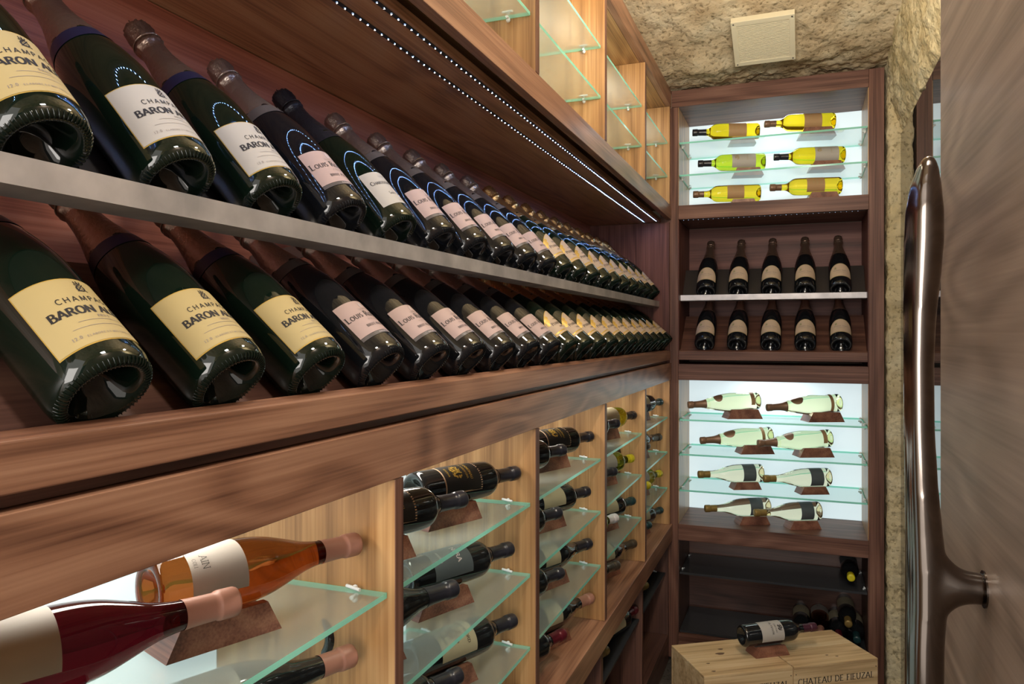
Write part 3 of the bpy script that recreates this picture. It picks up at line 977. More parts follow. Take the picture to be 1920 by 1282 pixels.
for k, (y0, y1) in enumerate(BAYS):
    MB().box(XB - .010, XB - .001, y0 + .001, y1 - .001, 2.085, 2.531).build('light_panel', M_panel, upc)
    if k >= 1:
        for z in UZ:
            glass_shelf(upc, XB + .008, XF - .013, y0 + .002, y1 - .002, z)

# --- champagne rack between them (one builder for the left one and the end one)
UT, LT = 0.7314, 0.855
UD, UZ0 = 0.610, 1.657
LD, LZ0 = 0.554, 1.4465


def rack(root, side, s0, s1, dz, mats):
    bk, sl, stl, led = mats

    def ex(poly, name, mat, par=root, bevel=0, a0=s0, a1=s1):
        mb = MB()
        if side == 'left':
            mb.prism([(-d, z) for d, z in poly], 'y', a0, a1)
        else:
            mb.prism([(D - .55 + d, z) for d, z in poly], 'x', a0, a1)
        return mb.build(name, mat, par, bevel=bevel)

    def plate(d, z, T, R, ln, th, lo=0.0):
        # board under a tilted bottle: contact line starts at the foot
        vx, vz = -math.cos(T), math.sin(T)      # v in (d,z): forward-up
        ux, uz = math.sin(T), math.cos(T)
        p = (d - vx * (R + .0012), z - vz * (R + .0012))
        q0 = (p[0] + ux * lo, p[1] + uz * lo)
        q1 = (p[0] + ux * ln, p[1] + uz * ln)
        return [q0, q1, (q1[0] - vx * th, q1[1] - vz * th), (q0[0] - vx * th, q0[1] - vz * th)]
    # steel tray
    pl = plate(UD, UZ0 + dz, UT, CR, 0.20, 0.003, -0.004)
    tray = ex(pl, 'steel_tray', stl)
    dzr = dz
    ex([(0.600, 1.6215 + dzr), (0.600, 1.6465 + dzr), (0.6025, 1.6465 + dzr), (0.6025, 1.6235 + dzr), (pl[0][0], pl[0][1] - .0015), (pl[0][0], pl[0][1] - .0045), (0.6025, 1.6215 + dzr)], 'tray_lip', M_steel, tray)
    # slanted wooden board below
    ex(plate(LD, LZ0, LT, CR, 0.26, 0.015, -0.003), 'slanted_board', sl)
    ex([(0.55, 1.4195), (0.5655, 1.4265), (0.592, 1.3965), (0.592, 1.3795), (0.55, 1.3795)], 'ledge', led, bevel=.0015)
    return tray


rackc = tag(empty('champagne_rack', (-0.7, 1.6, 1.37)), 'long walnut champagne rack with a steel tray between the upper and lower left cabinets', 'rack')
rack(rackc, 'left', -0.3, 3.4535, 0, (M_redy, M_drky, M_steel_d, M_waly))
MB().box(-.94, -.927, -0.3, 3.472, 1.368, 2.006).build('back_board', M_redy, rackc)
MB().box(-.926, XF - .006, 3.4545, 3.473, 1.368, 2.006).build('side_panel', M_redz, rackc)
MB().box(-.60, -.566, -0.3, 3.452, 1.3675, 1.3785).build('shadow_gap_strip', M_drky, rackc)
for y in (0.3, 1.1, 1.9, 2.7, 3.4):
    MB().prism([(-.926, 1.60), (-.926, 1.64), (-.70, 1.675), (-.70, 1.667)], 'y', y, y + .003).build('tray_bracket', M_steel_d, rackc)


# ================================================================== TALL CABINET AT THE END
XL, XR = -0.520, 0.2695
YB = 3.835
tall = tag(empty('tall_cabinet', (-0.12, 3.6, 0)), 'tall walnut cabinet with lit shelves and a champagne rack closing the end of the corridor', 'cabinet')
MB().box(XR, 0.3275, D, YB + .01, 0.02, 2.608).build('stile', M_walz, tall, bevel=.0015)
MB().box(XF - .050, XL, D, YB + .01, 0.02, 2.532).build('stile', M_walz, tall, bevel=.001)
MB().box(XF + .001, XR - .0005, D, YB + .01, 2.533, 2.608).build('top_rail', M_walx, tall, bevel=.001)
for nm, z0, z1, yy in (('rail', 2.020, 2.083, YB), ('rail', 1.288, 1.361, YB), ('rail', 0.558, 0.631, YB), ('bottom_board', 0.100, 0.131, YB), ('plinth', 0.004, 0.099, D + .03)):
    MB().box(XL + .0005, XR - .0005, D + .0005, yy, z0, z1).build(nm, M_walx, tall, bevel=.001)
MB().box(XL + .0005, XR - .0005, YB + .001, YB + .01, 2.084, 2.532).build('light_panel', M_panel, tall)
MB().box(XL + .0005, XR - .0005, YB + .001, YB + .01, 0.632, 1.287).build('light_panel', M_panel, tall)
MB().box(XL + .0005, XR - .0005, YB + .001, YB + .01, 1.362, 2.019).build('back_board', M_redx, tall)
MB().box(XL + .0005, XR - .0005, YB + .001, YB + .01, 0.132, 0.557).build('back_board', M_drkx, tall)
# side linings of the lit and dark compartments
for (z0, z1, m) in ((2.084, 2.532, M_inz), (1.362, 2.019, M_redz), (0.632, 1.287, M_inz), (0.132, 0.557, M_drkz)):
    MB().box(XL + .0004, XL + .003, D + .004, YB, z0, z1).build('side_lining', m, tall)
    MB().box(XR - .003, XR - .0004, D + .004, YB, z0, z1).build('side_lining', m, tall)
for z in (2.373, 2.225, 1.109, 0.951, 0.787):
    glass_shelf(tall, XL + .005, XR - .005, D + .012, YB - .006, z, alongy=False, mats=[M_clear, M_edge])
glass_shelf(tall, XL + .005, XR - .005, D + .02, YB - .012, 0.408, alongy=False, mats=[M_dkglass, M_dkglass], th=.01)
glass_shelf(tall, XL + .005, XR - .005, D + .02, YB - .012, 0.143, alongy=False, mats=[M_dkglass, M_dkglass], pins=False, th=.01)
rack(tall, 'back', XL + .004, XR - .004, 0.030, (M_redx, M_drkx, M_steel_d, M_walx))

# little downlights let into the top of every lit compartment
for k, (y0, y1) in enumerate(BAYS):
    if k == 0: continue
    for z in (1.3485, 2.5310):
        area('bay_downlight', (-.74, (y0 + y1) / 2, z), (0, 0, 0), 0.05, 0.30, 1.0, (1.0, 0.93, 0.82))
for z in (1.2865, 2.5310):
    area('cabinet_downlight', ((XL + XR) / 2, 3.72, z), (0, 0, 0), 0.30, 0.05, 0.7, (0.95, 0.97, 1.0))

# ------------------------------------------------------------------ LED strips
def led_strip(label, alongy, c, a0, a1, z, mat, pitch=0.022):
    if alongy:
        root = tag(empty('led_strip', (c, (a0 + a1) / 2, z)), label, 'light')
        MB().box(c - .004, c + .004, a0, a1, z - .0012, z - .0002).build('tape', M_tape, root)
    else:
        root = tag(empty('led_strip', ((a0 + a1) / 2, c, z)), label, 'light')
        MB().box(a0, a1, c - .004, c + .004, z - .0012, z - .0002).build('tape', M_tape, root)
    mb = MB()
    n = int((a1 - a0) / pitch)
    for i in range(n):
        s = a0 + (i + .5) * pitch
        x, y = (c, s) if alongy else (s, c)
        zz = z - .0013
        r = 0.0019
        vs = [(x + r, y, zz), (x, y + r, zz), (x - r, y, zz), (x, y - r, zz), (x + r * .7, y + r * .7, zz), (x - r * .7, y + r * .7, zz), (x - r * .7, y - r * .7, zz), (x + r * .7, y - r * .7, zz)]
        vs = [(x + r * math.cos(t), y + r * math.sin(t), zz) for t in [k * PI / 4 for k in range(8)]] + [(x + r * .6 * math.cos(t), y + r * .6 * math.sin(t), zz - .0013) for t in [k * PI / 4 for k in range(8)]]
        mb.add(vs, [(k, (k + 1) % 8, 8 + (k + 1) % 8, 8 + k) for k in range(8)] + [])
        mb.add(vs, [tuple(range(8, 16))], 1)
    o = mb.build('led_beads', [M_tape, mat], root)
    o['kind'] = 'stuff'


led_strip('dotted blue LED strip under the left soffit, the one nearer the fascia', True, -0.605, 0.20, 3.42, 2.008, M_led)
led_strip('dotted blue LED strip under the left soffit, the one nearer the bottles', True, -0.662, 0.20, 3.42, 2.008, M_led)
led_strip('white dotted LED strip above the ten bottles in the end cabinet', False, D + .018, XL + .012, XR - .012, 2.020, M_led_w)

# ================================================================== BOTTLES ON THE RACKS
protos = {
    'baron_y': champagne('champagne_bottle', M_champ, F_taupe_d, NAVY, 'baron', P_yell, GOLD),
    'baron_w': champagne('champagne_bottle', M_champ, F_taupe_d, NAVY, 'baron', P_white, GOLD),
    'louis': champagne('champagne_bottle', M_champ_b, F_taupe, BAND, 'louis', P_pink),
    'chart': champagne('champagne_bottle', M_champ, F_black, F_black, 'chart', P_white),
    'pj': champagne('champagne_bottle', M_champ, F_gold, F_gold, 'pj', P_pj),
    'rose': champagne('champagne_bottle', M_champ_b, F_rose, F_rose, 'rose', P_pj),
}
used = set()


def take(key, table):
    p = table[key]
    if key not in used:
        used.add(key)
        return p
    return copy_tree(p)


upper = ['baron_y'] + ['baron_w'] * 2 + ['louis', 'chart'] + ['louis'] * 5 + ['pj'] * 10
lower = ['baron_y'] * 3 + ['louis'] * 6 + ['pj'] * 11
DESC = {'baron_y': 'yellow-labelled', 'baron_w': 'cream-labelled navy-banded', 'louis': 'pink-labelled taupe-foiled', 'chart': 'black-foiled', 'pj': 'gold-foiled arched-label'}
for row, seq, rn in ((0, upper, 'upper'), (1, lower, 'lower')):
    cnt = {}
    for i, k in enumerate(seq):
        o = take(k, protos)
        cnt[k] = cnt.get(k, 0) + 1
        y0, s = (0.4636, 0.1515) if row == 0 else (0.479, 0.1518)
        if row == 0: pose_rack(o, 'left', y0 + i * s, UD, UZ0, UT)
        else: pose_rack(o, 'left', y0 + i * s, LD, LZ0, LT)
        o.matrix_world = o.matrix_world @ Matrix.Rotation((.04 if 'baron' in k else 0.02) + rnd.uniform(-.05, .05), 4, 'Z')
        tot = seq.count(k)
        if tot == 1:
            lab = '%s champagne bottle, the only one on the %s left row' % (DESC[k], rn)
        else:
            lab = '%s champagne bottle, %s of its label from the near end of %s left row' % (DESC[k], ORD[cnt[k] - 1], rn)
        tag(o, lab, 'bottle', 'champagne bottles on the %s left row' % rn)
for row, rn in ((0, 'upper'), (1, 'lower')):
    for i in range(5):
        o = take('rose', protos)
        x = -0.403 + i * 0.1415
        if row == 0: pose_rack(o, 'back', x, UD, UZ0 + .030, UT)
        else: pose_rack(o, 'back', x, LD, LZ0, 0.80)
        tag(o, 'arched-label champagne bottle in the end cabinet rack, %s from left in %s row' % (ORD[i], rn), 'bottle', 'champagne bottles in the end cabinet')

# ================================================================== CRADLES AND LYING BOTTLES
def cradle_proto(name, R, ln=0.135, w=0.072, h=0.036):
    """trapezoid block with a hollow cut along its top; local x along the bottle, base at z=0"""
    top = ln * 0.74
    n = 8
    hw = w / 2
    vs, fs = [], []
    g = min(hw * .86, R * .62)
    prof = [(-hw, h)] + [(g * t, h - (math.sqrt(R * R - (g * t) ** 2) - math.sqrt(R * R - g * g))) for t in [(-1 + 2 * k / n) for k in range(n + 1)]] + [(hw, h)]
    m = len(prof)
    for sx in (-1, 1):
        for (y, z) in prof: vs.append((sx * (top + (ln - top) * (1 - z / h)) / 2, y, z))
        vs.append((sx * ln / 2, hw, 0)); vs.append((sx * ln / 2, -hw, 0))
    t = m + 2
    fs.append(tuple(range(t))); fs.append(tuple(reversed(range(t, 2 * t))))
    for i in range(t): fs.append((i, (i + 1) % t, t + (i + 1) % t, t + i))
    o = MB().add(vs, fs).build(name, M_crad)
    return o


CRAD = cradle_proto('bottle_cradle', 0.040)
crad_used = [False]


def cradle(cx, cy, z, ang, label, sc=1.0, group='walnut bottle cradles'):
    if not crad_used[0]:
        o = CRAD; crad_used[0] = True
    else:
        o = CRAD.copy(); COL.objects.link(o)
    o.matrix_world = Matrix.Translation((cx, cy, z)) @ Matrix.Rotation(ang, 4, 'Z') @ Matrix.Diagonal((sc, sc, sc, 1))
    tag(o, label, 'cradle', group)
    return o


wp = {}


def wproto(key, *a, **k):
    wp[key] = (wine('wine_bottle', *a, **k), a[0])


CAN = [('CANNONAU', .0062, .122, 1.2, 0), ('DI SARDEGNA', .0048, .112, 1.1, 0)]
wproto('amber', 'burgundy', M_amber, C_pink, .062, P_white, (.035, .105), 1.15, [('ain', .012, .050, .5, .15), ('coli', .006, .040, .6, .15)], INK)
wproto('redbig', 'burgundy', M_redw, C_pink, .062, P_white, (.035, .105), 1.15, [('pin', .010, .050, .6, 0)], INK)
wproto('redlow', 'burgundy', M_black, C_pink, .055, P_white, (.050, .110), 0.8, None)
wproto('crest', 'bordeaux', M_black, C_black, .070, P_black, (.055, .150), 1.15, CAN + [('RISERVA', .0045, .066, 1, 0)], GOLD)
wproto('nera', 'bordeaux', M_black, C_black, .070, P_grey, (.050, .150), 1.15, [('NERA', .011, .112, 1.3, 0), ('RISERVA', .005, .070, 1.0, 0)], INK_W)
wproto('rochford', 'bordeaux', M_black, C_black, .065, P_cream, (.055, .150), 1.2, [('ROCKFORD', .0075, .125, 1.0, 0), ('SHIRAZ', .0055, .068, 1, 0)], INK)
wproto('plain', 'bordeaux', M_black, C_black, .070, P_cream, (.055, .150), 1.2, None)
wproto('burgplain', 'burgundy', M_black, C_black, .075, P_cream, (.045, .110), 1.2, None)
wproto('pinkcap', 'burgundy', M_black, C_pink, .065, P_cream, (.045, .110), 1.2, None)
wproto('greenblk', 'bordeaux', M_olive, C_black, .060, P_cream, (.055, .150), 1.2, None)
wproto('yellowcap', 'bordeaux', M_olive, C_yellow, .045, P_white, (.055, .150), 1.2, None)
wproto('yellowdark', 'bordeaux', M_black, C_yellow, .045, P_grey, (.055, .150), 1.2, None)
wproto('whitecap', 'bordeaux', M_olive, C_white, .055, P_white, (.055, .150), 1.2, None)
wproto('marble', 'burgundy', M_black, C_marble, .075, P_cream, (.045, .110), 1.2, None)
wproto('olivecap', 'bordeaux', M_black, C_olive, .060, P_cream, (.055, .150), 1.2, None)
wproto('teal', 'bordeaux', M_black, C_teal, .065, P_cream, (.055, .150), 1.2, None)
wproto('redcap', 'bordeaux', M_black, C_red, .060, P_cream, (.055, .150), 1.2, None)
SAU = [('CHATEAU', .006, .120, 1, 0), ('SAUTERNES', .005, .105, 1, 0), ('GRAND VIN', .004, .085, 1, 0)]
wproto('sau_y', 'bordeaux', M_yellow, C_brown, .050, P_tan, (.060, .135), 1.3, SAU, INK_T)
wproto('sau_yb', 'bordeaux', M_yellow, C_black, .062, P_tan, (.060, .140), 1.3, SAU, INK_T)
wproto('grn', 'bordeaux', M_green, C_black, .060, P_white, (.045, .150), 1.3, [('CHATEAU', .005, .08, 1, 0)], INK_T)
wproto('grn2', 'bordeaux', M_yellow, C_black, .062, P_white, (.030, .130), 1.3, [('CHATEAU', .005, .06, 1, 0)], INK_T)
wproto('gold', 'bordeaux', M_gold, C_brown, .048, P_tan, (.075, .150), 1.3, SAU, INK_T)
wproto('flute_a', 'flute', M_pale, C_brown, .082, P_tan, (.030, .048), 0.9, None)
wproto('flute_b', 'flute', M_pale, C_brown, .088, P_tan, (.042, .056), 1.4, None)
wproto('pale', 'burgundy', M_rose, C_olive, .052, P_grey, (.040, .098), 1.35, None)
wproto('fieuzal', 'bordeaux', M_black, C_purple, .055, P_white, (.062, .150), 1.25, [('CHATEAU', .0055, .118, 1.1, 0), ('DE FIEUZAL', .0068, .103, 1.2, 0)], INK)


def add_badge(root, R, z0, z1, A, mat, name='neck_label', phi=0):
    lb = MB(); label_patch(lb, R, z0, z1, phi - A, phi + A, n=12)
    return lb.build(name, mat, root, local=True, recalc=False)


# crest on the black label, gold tree; red crest on the claret label; brown shoulder labels on the fluted bottles
def blob_print(key, mat, z, w, h, n, off, seed, name='emblem', phi=0.0):
    root, kind = wp[key]
    R = PROFS[kind][0] + .0002
    lo = [c for c in root.children if c.name.split('.')[0] == 'label'][0]
    r = random.Random(seed); tb = MB(); polys = []
    for i in range(n):
        t = r.random() * 2 * PI; q = math.sqrt(r.random())
        u, v = w * q * math.cos(t), h * q * math.sin(t)
        s = r.uniform(.0010, .0024)
        polys.append([(u - s, v - s * r.random()), (u + s * r.random(), v - s), (u + s, v + s * r.random()), (u - s * r.random(), v + s)])
    wrap(tb, polys, R, z, phi, off=off)
    return tb.build(name, mat, lo, local=True, recalc=False)


blob_print('crest', GOLD, .092, .017, .013, 70, .0010, 3)
blob_print('fieuzal', INK, .137, .011, .008, 40, .0010, 4)
blob_print('grn', INK_T, .128, .012, .010, 50, .0010, 8, 'picture')
blob_print('grn2', INK_T, .112, .012, .010, 50, .0010, 9, 'picture')
blob_print('redlow', INK_G, .080, .007, .016, 60, .0010, 10, 'emblem')
blob_print('rochford', C_brown, .098, .017, .017, 80, .0010, 6, 'picture')
lb = MB(); label_patch(lb, .0382, .052, .154, -1.22, 1.22, off=.0001)
lb.build('label_border', P_peach, wp['crest'][0], local=True, recalc=False)
for key in ('flute_a', 'flute_b'):
    root = wp[key][0]
    # round or kite shoulder seal laid on the tapering shoulder
    seal = MB(); pts = smooth_prof(PROFS['flute'][2], 6)
    def rr(z):
        for (r0, z0), (r1, z1) in zip(pts, pts[1:]):
            if z0 <= z <= z1: return r0 + (r1 - r0) * (z - z0) / (z1 - z0)
        return .03
    vs, fs = [], []
    nn = 8
    zc, hz = (.195, .020) if key == 'flute_a' else (.200, .026)
    for j in range(nn + 1):
        for i in range(nn + 1):
            z = zc - hz + 2 * hz * j / nn
            half = .75 * math.sqrt(max(0.02, 1 - ((z - zc) / hz) ** 2))
            a = -half + 2 * half * i / nn + .5
            vs.append(((rr(z) + .0007) * math.cos(a), (rr(z) + .0007) * math.sin(a), z))
    for j in range(nn):
        for i in range(nn):
            k = j * (nn + 1) + i; fs.append((k, k + 1, k + nn + 2, k + nn + 1))
    seal.add(vs, fs, 0, True).build('shoulder_seal', C_brown, root, local=True, recalc=False)
    rg = MB()
    for z in (.236, .240, .244):
        rg.lathe([(rr(z) + .0004, z - .0012), (rr(z) + .0018, z), (rr(z) + .0004, z + .0012)], 32)
    tag(rg.build('neck_rings', M_pale, root, local=True), 'clear moulded rings')

WDESC = {'yellowdark': 'dark bottle with yellow capsule', 'amber': 'amber wine bottle with terracotta capsule', 'redbig': 'dark red wine bottle with terracotta capsule', 'redlow': 'dark bottle with terracotta capsule',
         'crest': 'black bottle with gold crest label', 'nera': 'black bottle with grey label', 'rochford': 'black bottle with cream picture label', 'plain': 'black-capped dark wine bottle',
         'burgplain': 'dark sloping-shouldered wine bottle', 'pinkcap': 'dark bottle with dull pink capsule', 'greenblk': 'olive bottle with black capsule', 'yellowcap': 'bottle with yellow capsule',
         'whitecap': 'bottle with white capsule', 'marble': 'bottle with mottled bronze capsule', 'olivecap': 'bottle with olive gold capsule', 'teal': 'bottle with dark teal capsule',
         'redcap': 'bottle with dark red capsule', 'sau_y': 'yellow wine bottle', 'sau_yb': 'yellow wine bottle with dark capsule', 'grn': 'yellow-green wine bottle', 'grn2': 'yellow wine bottle with white label',
         'gold': 'golden wine bottle', 'flute_a': 'clear ribbed-neck wine bottle', 'flute_b': 'clear ribbed-neck wine bottle', 'pale': 'pale gold wine bottle with grey label', 'fieuzal': 'claret bottle'}
wused = set()


def take_w(key):
    root, kind = wp[key]
    if key not in wused:
        wused.add(key); o = root
    else:
        o = copy_tree(root)
    return o, PROFS[kind][0], PROFS[kind][1]


def lay(key, tip, ang, drop, face, zs, where, cw, group, cr=True):
    """ang: heading of the neck in plan; drop: how far the neck sinks (m); zs: surface height"""
    o, R, L = take_w(key)
    a = Vector((math.cos(ang), math.sin(ang), -drop / L))
    pose_lying(o, tip, a, face, L)
    tag(o, '%s, %s' % (WDESC[key], where), 'bottle', group)
    if cr:
        an = a.normalized()
        c = Vector(tip) - an * (L - .078)
        hz = c.z - R - zs                     # free height under the body
        sc = (hz + .0075) / .036
        cradle(c.x, c.y, zs + .0005, ang, 'walnut cradle under the bottle %s' % cw, min(max(sc, .6), 1.3) * .97)
    return o


# left bays: two bottles a level, necks swung out towards the aisle
LV = [(1.122, 'top glass shelf'), (0.964, 'second glass shelf'), (0.801, 'third glass shelf'), (0.631, 'sill')]
BN = {1: 'nearest', 2: 'second', 3: 'third', 4: 'fourth', 5: 'farthest'}
PLAN = {
    (1, 0): ('amber', 'redbig'), (1, 1): ('redlow', None),
    (2, 0): ('crest', 'crest'), (2, 1): ('nera', 'burgplain'), (2, 2): ('rochford', 'plain'), (2, 3): ('plain', 'plain'),
    (3, 0): ('crest', 'plain'), (3, 1): ('plain', 'plain'), (3, 2): ('burgplain', 'plain'), (3, 3): ('pinkcap', 'redcap'),
    (4, 0): ('greenblk', 'plain'), (4, 1): ('yellowcap', 'plain'), (4, 2): ('teal', 'whitecap'), (4, 3): ('marble', 'marble'),
    (5, 0): ('teal', 'plain'), (5, 1): ('marble', 'marble'), (5, 2): ('yellowcap', 'yellowcap'), (5, 3): ('teal', 'teal'),
}
for (bay, lv), pair in sorted(PLAN.items()):
    y0, y1 = BAYS[bay]
    zs, ln = LV[lv]
    for j, key in enumerate(pair):
        if not key: continue
        back = (0.018 if bay < 5 else 0.02) + (0.02 * ((bay * 3 + lv * 2) % 3) if (bay, lv) not in ((1, 0), (2, 0)) else 0)
        if (bay, lv, j) == (1, 1, 0): back = 0.03
        ty = y1 - back - (0.283 if bay > 1 else 0.252) * j
        tx = -0.590 - (0.015 if bay == 1 else 0)
        R = PROFS[wp[key][1]][0]
        tip = (tx, ty, zs + R + .030)
        ang = PI / 2 - math.radians(21)
        lay(key, tip, ang, 0.004, (0.55, -.1, 0.8), zs, '%s on %s of %s lower-left bay' % (('farther', 'nearer')[j], ln, BN[bay]),
            '%s on %s of %s lower-left bay' % (('farther', 'nearer')[j], ln, BN[bay]), 'bottles lying in the lower left bays')

# end cabinet: (key, tip x, length of tip before the front, surface, neck drop)
def lay_end(key, x, y, zs, zt, row, which, ang, drop, face=(0, -.9, .45)):
    o = lay(key, (x, y, zt), ang, drop, face, zs, '%s on %s of end cabinet' % (which, row), '%s on %s of end cabinet' % (which, row), 'bottles on lit shelves of the end cabinet')
    return o


AE = PI + math.radians(24)     # neck towards -x and towards the viewer
AU = PI + math.radians(12)
E = [
    ('sau_yb', -.470, 3.60, 2.373, 2.440, 'upper top shelf', 'left', AU, -.004), ('sau_y', -.150, 3.59, 2.373, 2.446, 'upper top shelf', 'right', AU, 0),
    ('grn', -.445, 3.60, 2.225, 2.293, 'upper middle shelf', 'left', AU, 0), ('grn2', -.110, 3.60, 2.225, 2.296, 'upper middle shelf', 'right', AU, 0),
    ('gold', -.465, 3.585, 2.083, 2.148, 'upper bottom board', 'left', AU, 0), ('gold', -.125, 3.56, 2.083, 2.152, 'upper bottom board', 'right', AU, 0),
    ('flute_a', -.480, 3.525, 1.109, 1.171, 'lower first shelf', 'left', AE, .020), ('flute_b', -.137, 3.525, 1.109, 1.171, 'lower first shelf', 'right', AE, .020),
    ('flute_b', -.425, 3.525, 0.951, 1.010, 'lower second shelf', 'left', AE, .022), ('flute_a', -.175, 3.525, 0.951, 1.010, 'lower second shelf', 'right', AE, .022),
    ('pale', -.435, 3.530, 0.787, 0.854, 'lower third shelf', 'left', AE, .004), ('pale', -.150, 3.530, 0.787, 0.854, 'lower third shelf', 'right', AE, .004),
    ('pale', -.405, 3.530, 0.631, 0.700, 'lower bottom board', 'left', AE, .006), ('pale', -.190, 3.525, 0.631, 0.700, 'lower bottom board', 'right', AE, .006),
]
for (k, x, y, zs, zt, row, wh, an, dr) in E:
    lay_end(k, x, y, zs, zt, row, wh, an, dr)

# base cabinet bottles seen under the sill, no cradles
for (key, tip, ang, zs, where) in (
        ('redcap', (-.585, 2.835, 0.412 + .041), PI / 2 - .25, .412, 'lying on the smoked shelf below the fourth lit bay'),
        ('olivecap', (-.600, 2.44, 0.412 + .041), PI / 2 - .25, .412, 'nearer on smoked shelf below the fourth lit bay'),
        ('teal', (-.600, 2.62, 0.128 + .041), PI / 2 - .25, .128, 'on the base board below the fourth lit bay'),
        ('marble', (-.640, 3.33, 0.412 + .044), PI / 2 - .25, .412, 'farther on the smoked shelf below the farthest lit bay'),
        ('olivecap', (-.600, 3.13, 0.412 + .041), PI / 2 - .25, .412, 'nearer on the smoked shelf below the farthest lit bay')):
    lay(key, tip, ang, 0, (.5, 0, .8), zs, where, '', 'bottles in the dark base cabinets', cr=False)

# dark compartment of the end cabinet: necks towards the aisle
for (key, tip, ang, zs, drop, where) in (
        ('yellowdark', (0.205, 3.535, .412 + .040), -PI / 2, .412, .0, 'neck outwards at the right end of the upper smoked shelf'),
        ('olivecap', (0.195, 3.545, .143 + .106), -PI / 2, .143, .0, 'on top of the small pile in the end cabinet base'),
        ('amber', (0.085, 3.56, .143 + .043), -PI / 2, .143, .0, 'second from left in the end cabinet base pile'),
        ('redcap', (0.158, 3.55, .143 + .040), -PI / 2, .143, .0, 'third from left in the end cabinet base pile'),
        ('teal', (0.229, 3.55, .143 + .040), -PI / 2, .143, .0, 'rightmost in the end cabinet base pile'),
        ('olivecap', (0.005, 3.56, .143 + .040), -PI / 2, .143, .0, 'leftmost in the end cabinet base pile')):
    lay(key, tip, ang, drop, (0, 0, 1), zs, where, '', 'bottles in the dark end compartment', cr=False)

# ================================================================== CRATES
ca = math.radians(33.3)
wdir = Vector((math.cos(ca), math.sin(ca), 0)); ddir = Vector((-math.sin(ca), math.cos(ca), 0))
CM = Matrix(((wdir.x, ddir.x, 0), (wdir.y, ddir.y, 0), (0, 0, 1))).to_4x4()
CW, CD, CH = 0.332, 0.262, 0.349


def crate(x_off, y_off, label, knots):
    o = empty('wine_crate')
    tag(o, label, 'crate', 'pine wine crates on the floor')
    p0 = Vector((-.300, 2.590, 0)) + wdir * x_off + ddir * y_off
    o.matrix_world = Matrix.Translation(p0) @ CM
    th = .010
    def bx(nm, *a, m=M_pine):
        return MB().box(*a).build(nm, m, o, local=True, bevel=.0012)
    fp = bx('front_board', 0, CW, 0, th, .002, CH - th - .0005)
    bx('back_board', 0, CW, CD - th, CD, .002, CH - th - .0005)
    bx('side_board', 0, th, th + .0005, CD - th - .0005, .002, CH - th - .0005)
    bx('side_board', CW - th, CW, th + .0005, CD - th - .0005, .002, CH - th - .0005)
    bx('bottom_board', th, CW - th, th, CD - th, .002, .012)
    bx('lid_plank', 0, CW, 0, CD * .50 - .0004, CH - th, CH)
    bx('lid_plank', 0, CW, CD * .50 + .0004, CD, CH - th, CH)
    tb = MB()
    polys, w = text_polys('CHATEAU DE FIEUZAL', .0215, .95, .06)
    k = .300 / w
    for q in polys:
        tb.add([(CW / 2 + u * k, -.0004, CH - .066 + v * 1.0) for u, v in q], [(0, 1, 2, 3)])
    tb.build('lettering', INK, fp, local=True, recalc=False)
    nb = MB()
    for nx in (.008, CW - .008):
        for nz in (CH - .028, CH - .12, .06):
            nb.tube((nx, -.0008, nz), (nx, .001, nz), .0018, n=8)
    nb.build('nail_heads', INK, fp, local=True)
    kb = MB()
    for (kx, ky, kr) in knots:
        kb.add([(kx + kr * (1 + .25 * math.sin(3 * t)) * math.cos(t), ky + kr * .55 * math.sin(t), CH + .0004) for t in [2 * PI * i / 14 for i in range(14)]], [tuple(range(14))])
    kb.build('knots', simple('pine_knot', (.17, .10, .055), .7), o, local=True, recalc=False)
    return o


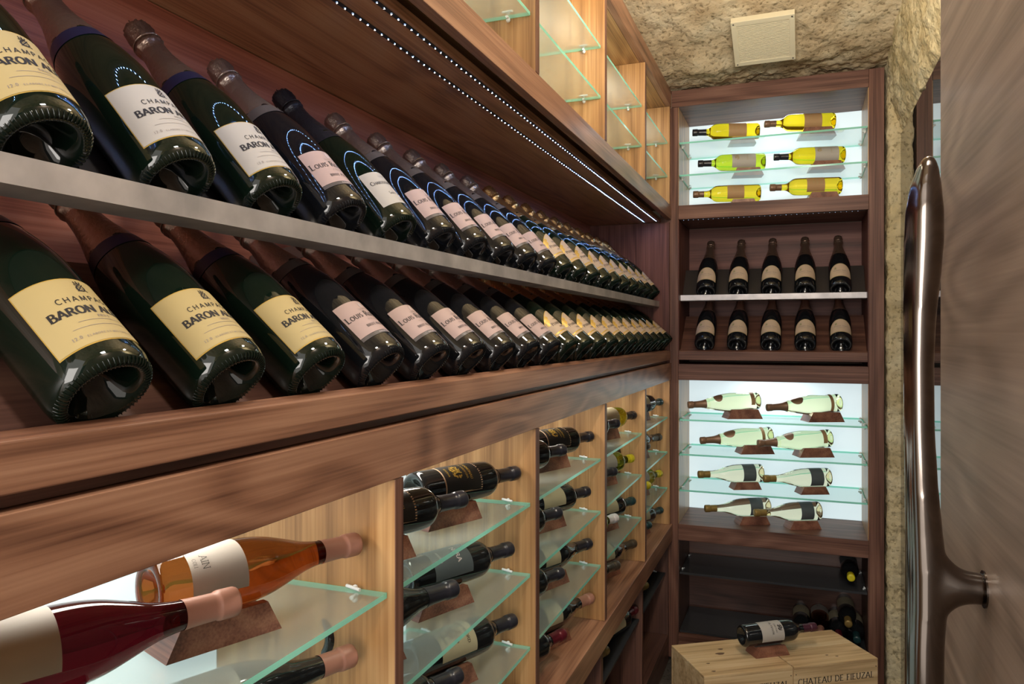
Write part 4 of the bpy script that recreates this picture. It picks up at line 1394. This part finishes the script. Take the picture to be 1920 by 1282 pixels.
crate(0, 0, 'pine wine crate on the floor, the left one, with a bottle lying on it', [(.16, .19, .010), (.14, .155, .017), (.06, .09, .007), (.05, .03, .008)])
crate(CW + .005, 0.002, 'pine wine crate on the floor, the right one, beside the stone jamb', [(.17, .06, .006), (.20, .045, .006)])
cz = CH + .0005
bdir = Vector((0.224, 0.154, 0)).normalized()
bang = math.atan2(bdir.y, bdir.x)
tip = Vector((-.196, 2.805, 0)) + bdir * .300
o, R, L = take_w('fieuzal')
pose_lying(o, (tip.x, tip.y, cz + .076), (bdir.x, bdir.y, .02), (.25, -.75, .75), L)
tag(o, 'dark claret bottle with white label lying on a cradle on the pine crates', 'bottle')
c = Vector((-.196, 2.805, 0)) + bdir * .105
cradle(c.x, c.y, cz, bang, 'small walnut cradle under the claret bottle on the pine crates', 1.0)

# ================================================================== CEILING VENT
vr = tag(empty('ceiling_vent'), 'square cream plastic air grille set in the rough stone ceiling', 'vent')
VL = Vector((-.248, 3.215, 2.598)); VN = Vector((-.252, 3.005, 2.697))
ey = (VN - VL).normalized(); exv = Vector((1, 0.0, 0)).normalized(); ez = exv.cross(ey).normalized()
if ez.z > 0: ez = -ez
vr.matrix_world = Matrix.Translation(VL) @ Matrix(((exv.x, ey.x, ez.x), (exv.y, ey.y, ez.y), (exv.z, ey.z, ez.z))).to_4x4()
S = .232
f = MB()
b = .021
f.box(0, S, 0, b, -.02, .006).box(0, S, S - b, S, -.02, .006).box(0, b, b, S - b, -.02, .006).box(S - b, S, b, S - b, -.02, .006)
f.build('frame', M_white_plastic, vr, local=True, bevel=.0015)
MB().box(b, S - b, b, S - b, -.018, -.006).build('backing', M_vent_dark, vr, local=True)
sl = MB().box(b, S - b, -.0016, .0016, .0005, .004)
s0 = None
ns = 26
for i in range(ns):
    y = b + .004 + (S - 2 * b - .008) * i / (ns - 1)
    if s0 is None:
        s0 = sl.build('slat', M_white_plastic, vr, local=True); so = s0
    else:
        so = s0.copy(); COL.objects.link(so)
    so.matrix_local = Matrix.Translation((0, y, 0)) @ Matrix.Rotation(.15, 4, 'X')
for (x, y) in ((.01, .01), (S - .01, .01), (.01, S - .01), (S - .01, S - .01)):
    MB().tube((x, y, .006), (x, y, .0075), .0032, n=10).build('screw', M_steel_d, vr, local=True)

# drop prototypes that found no place
for table, us in ((protos, used), ({k: v[0] for k, v in wp.items()}, wused)):
    for k, r in table.items():
        if k not in us:
            for ch in list(r.children_recursive) + [r]:
                bpy.data.objects.remove(ch)
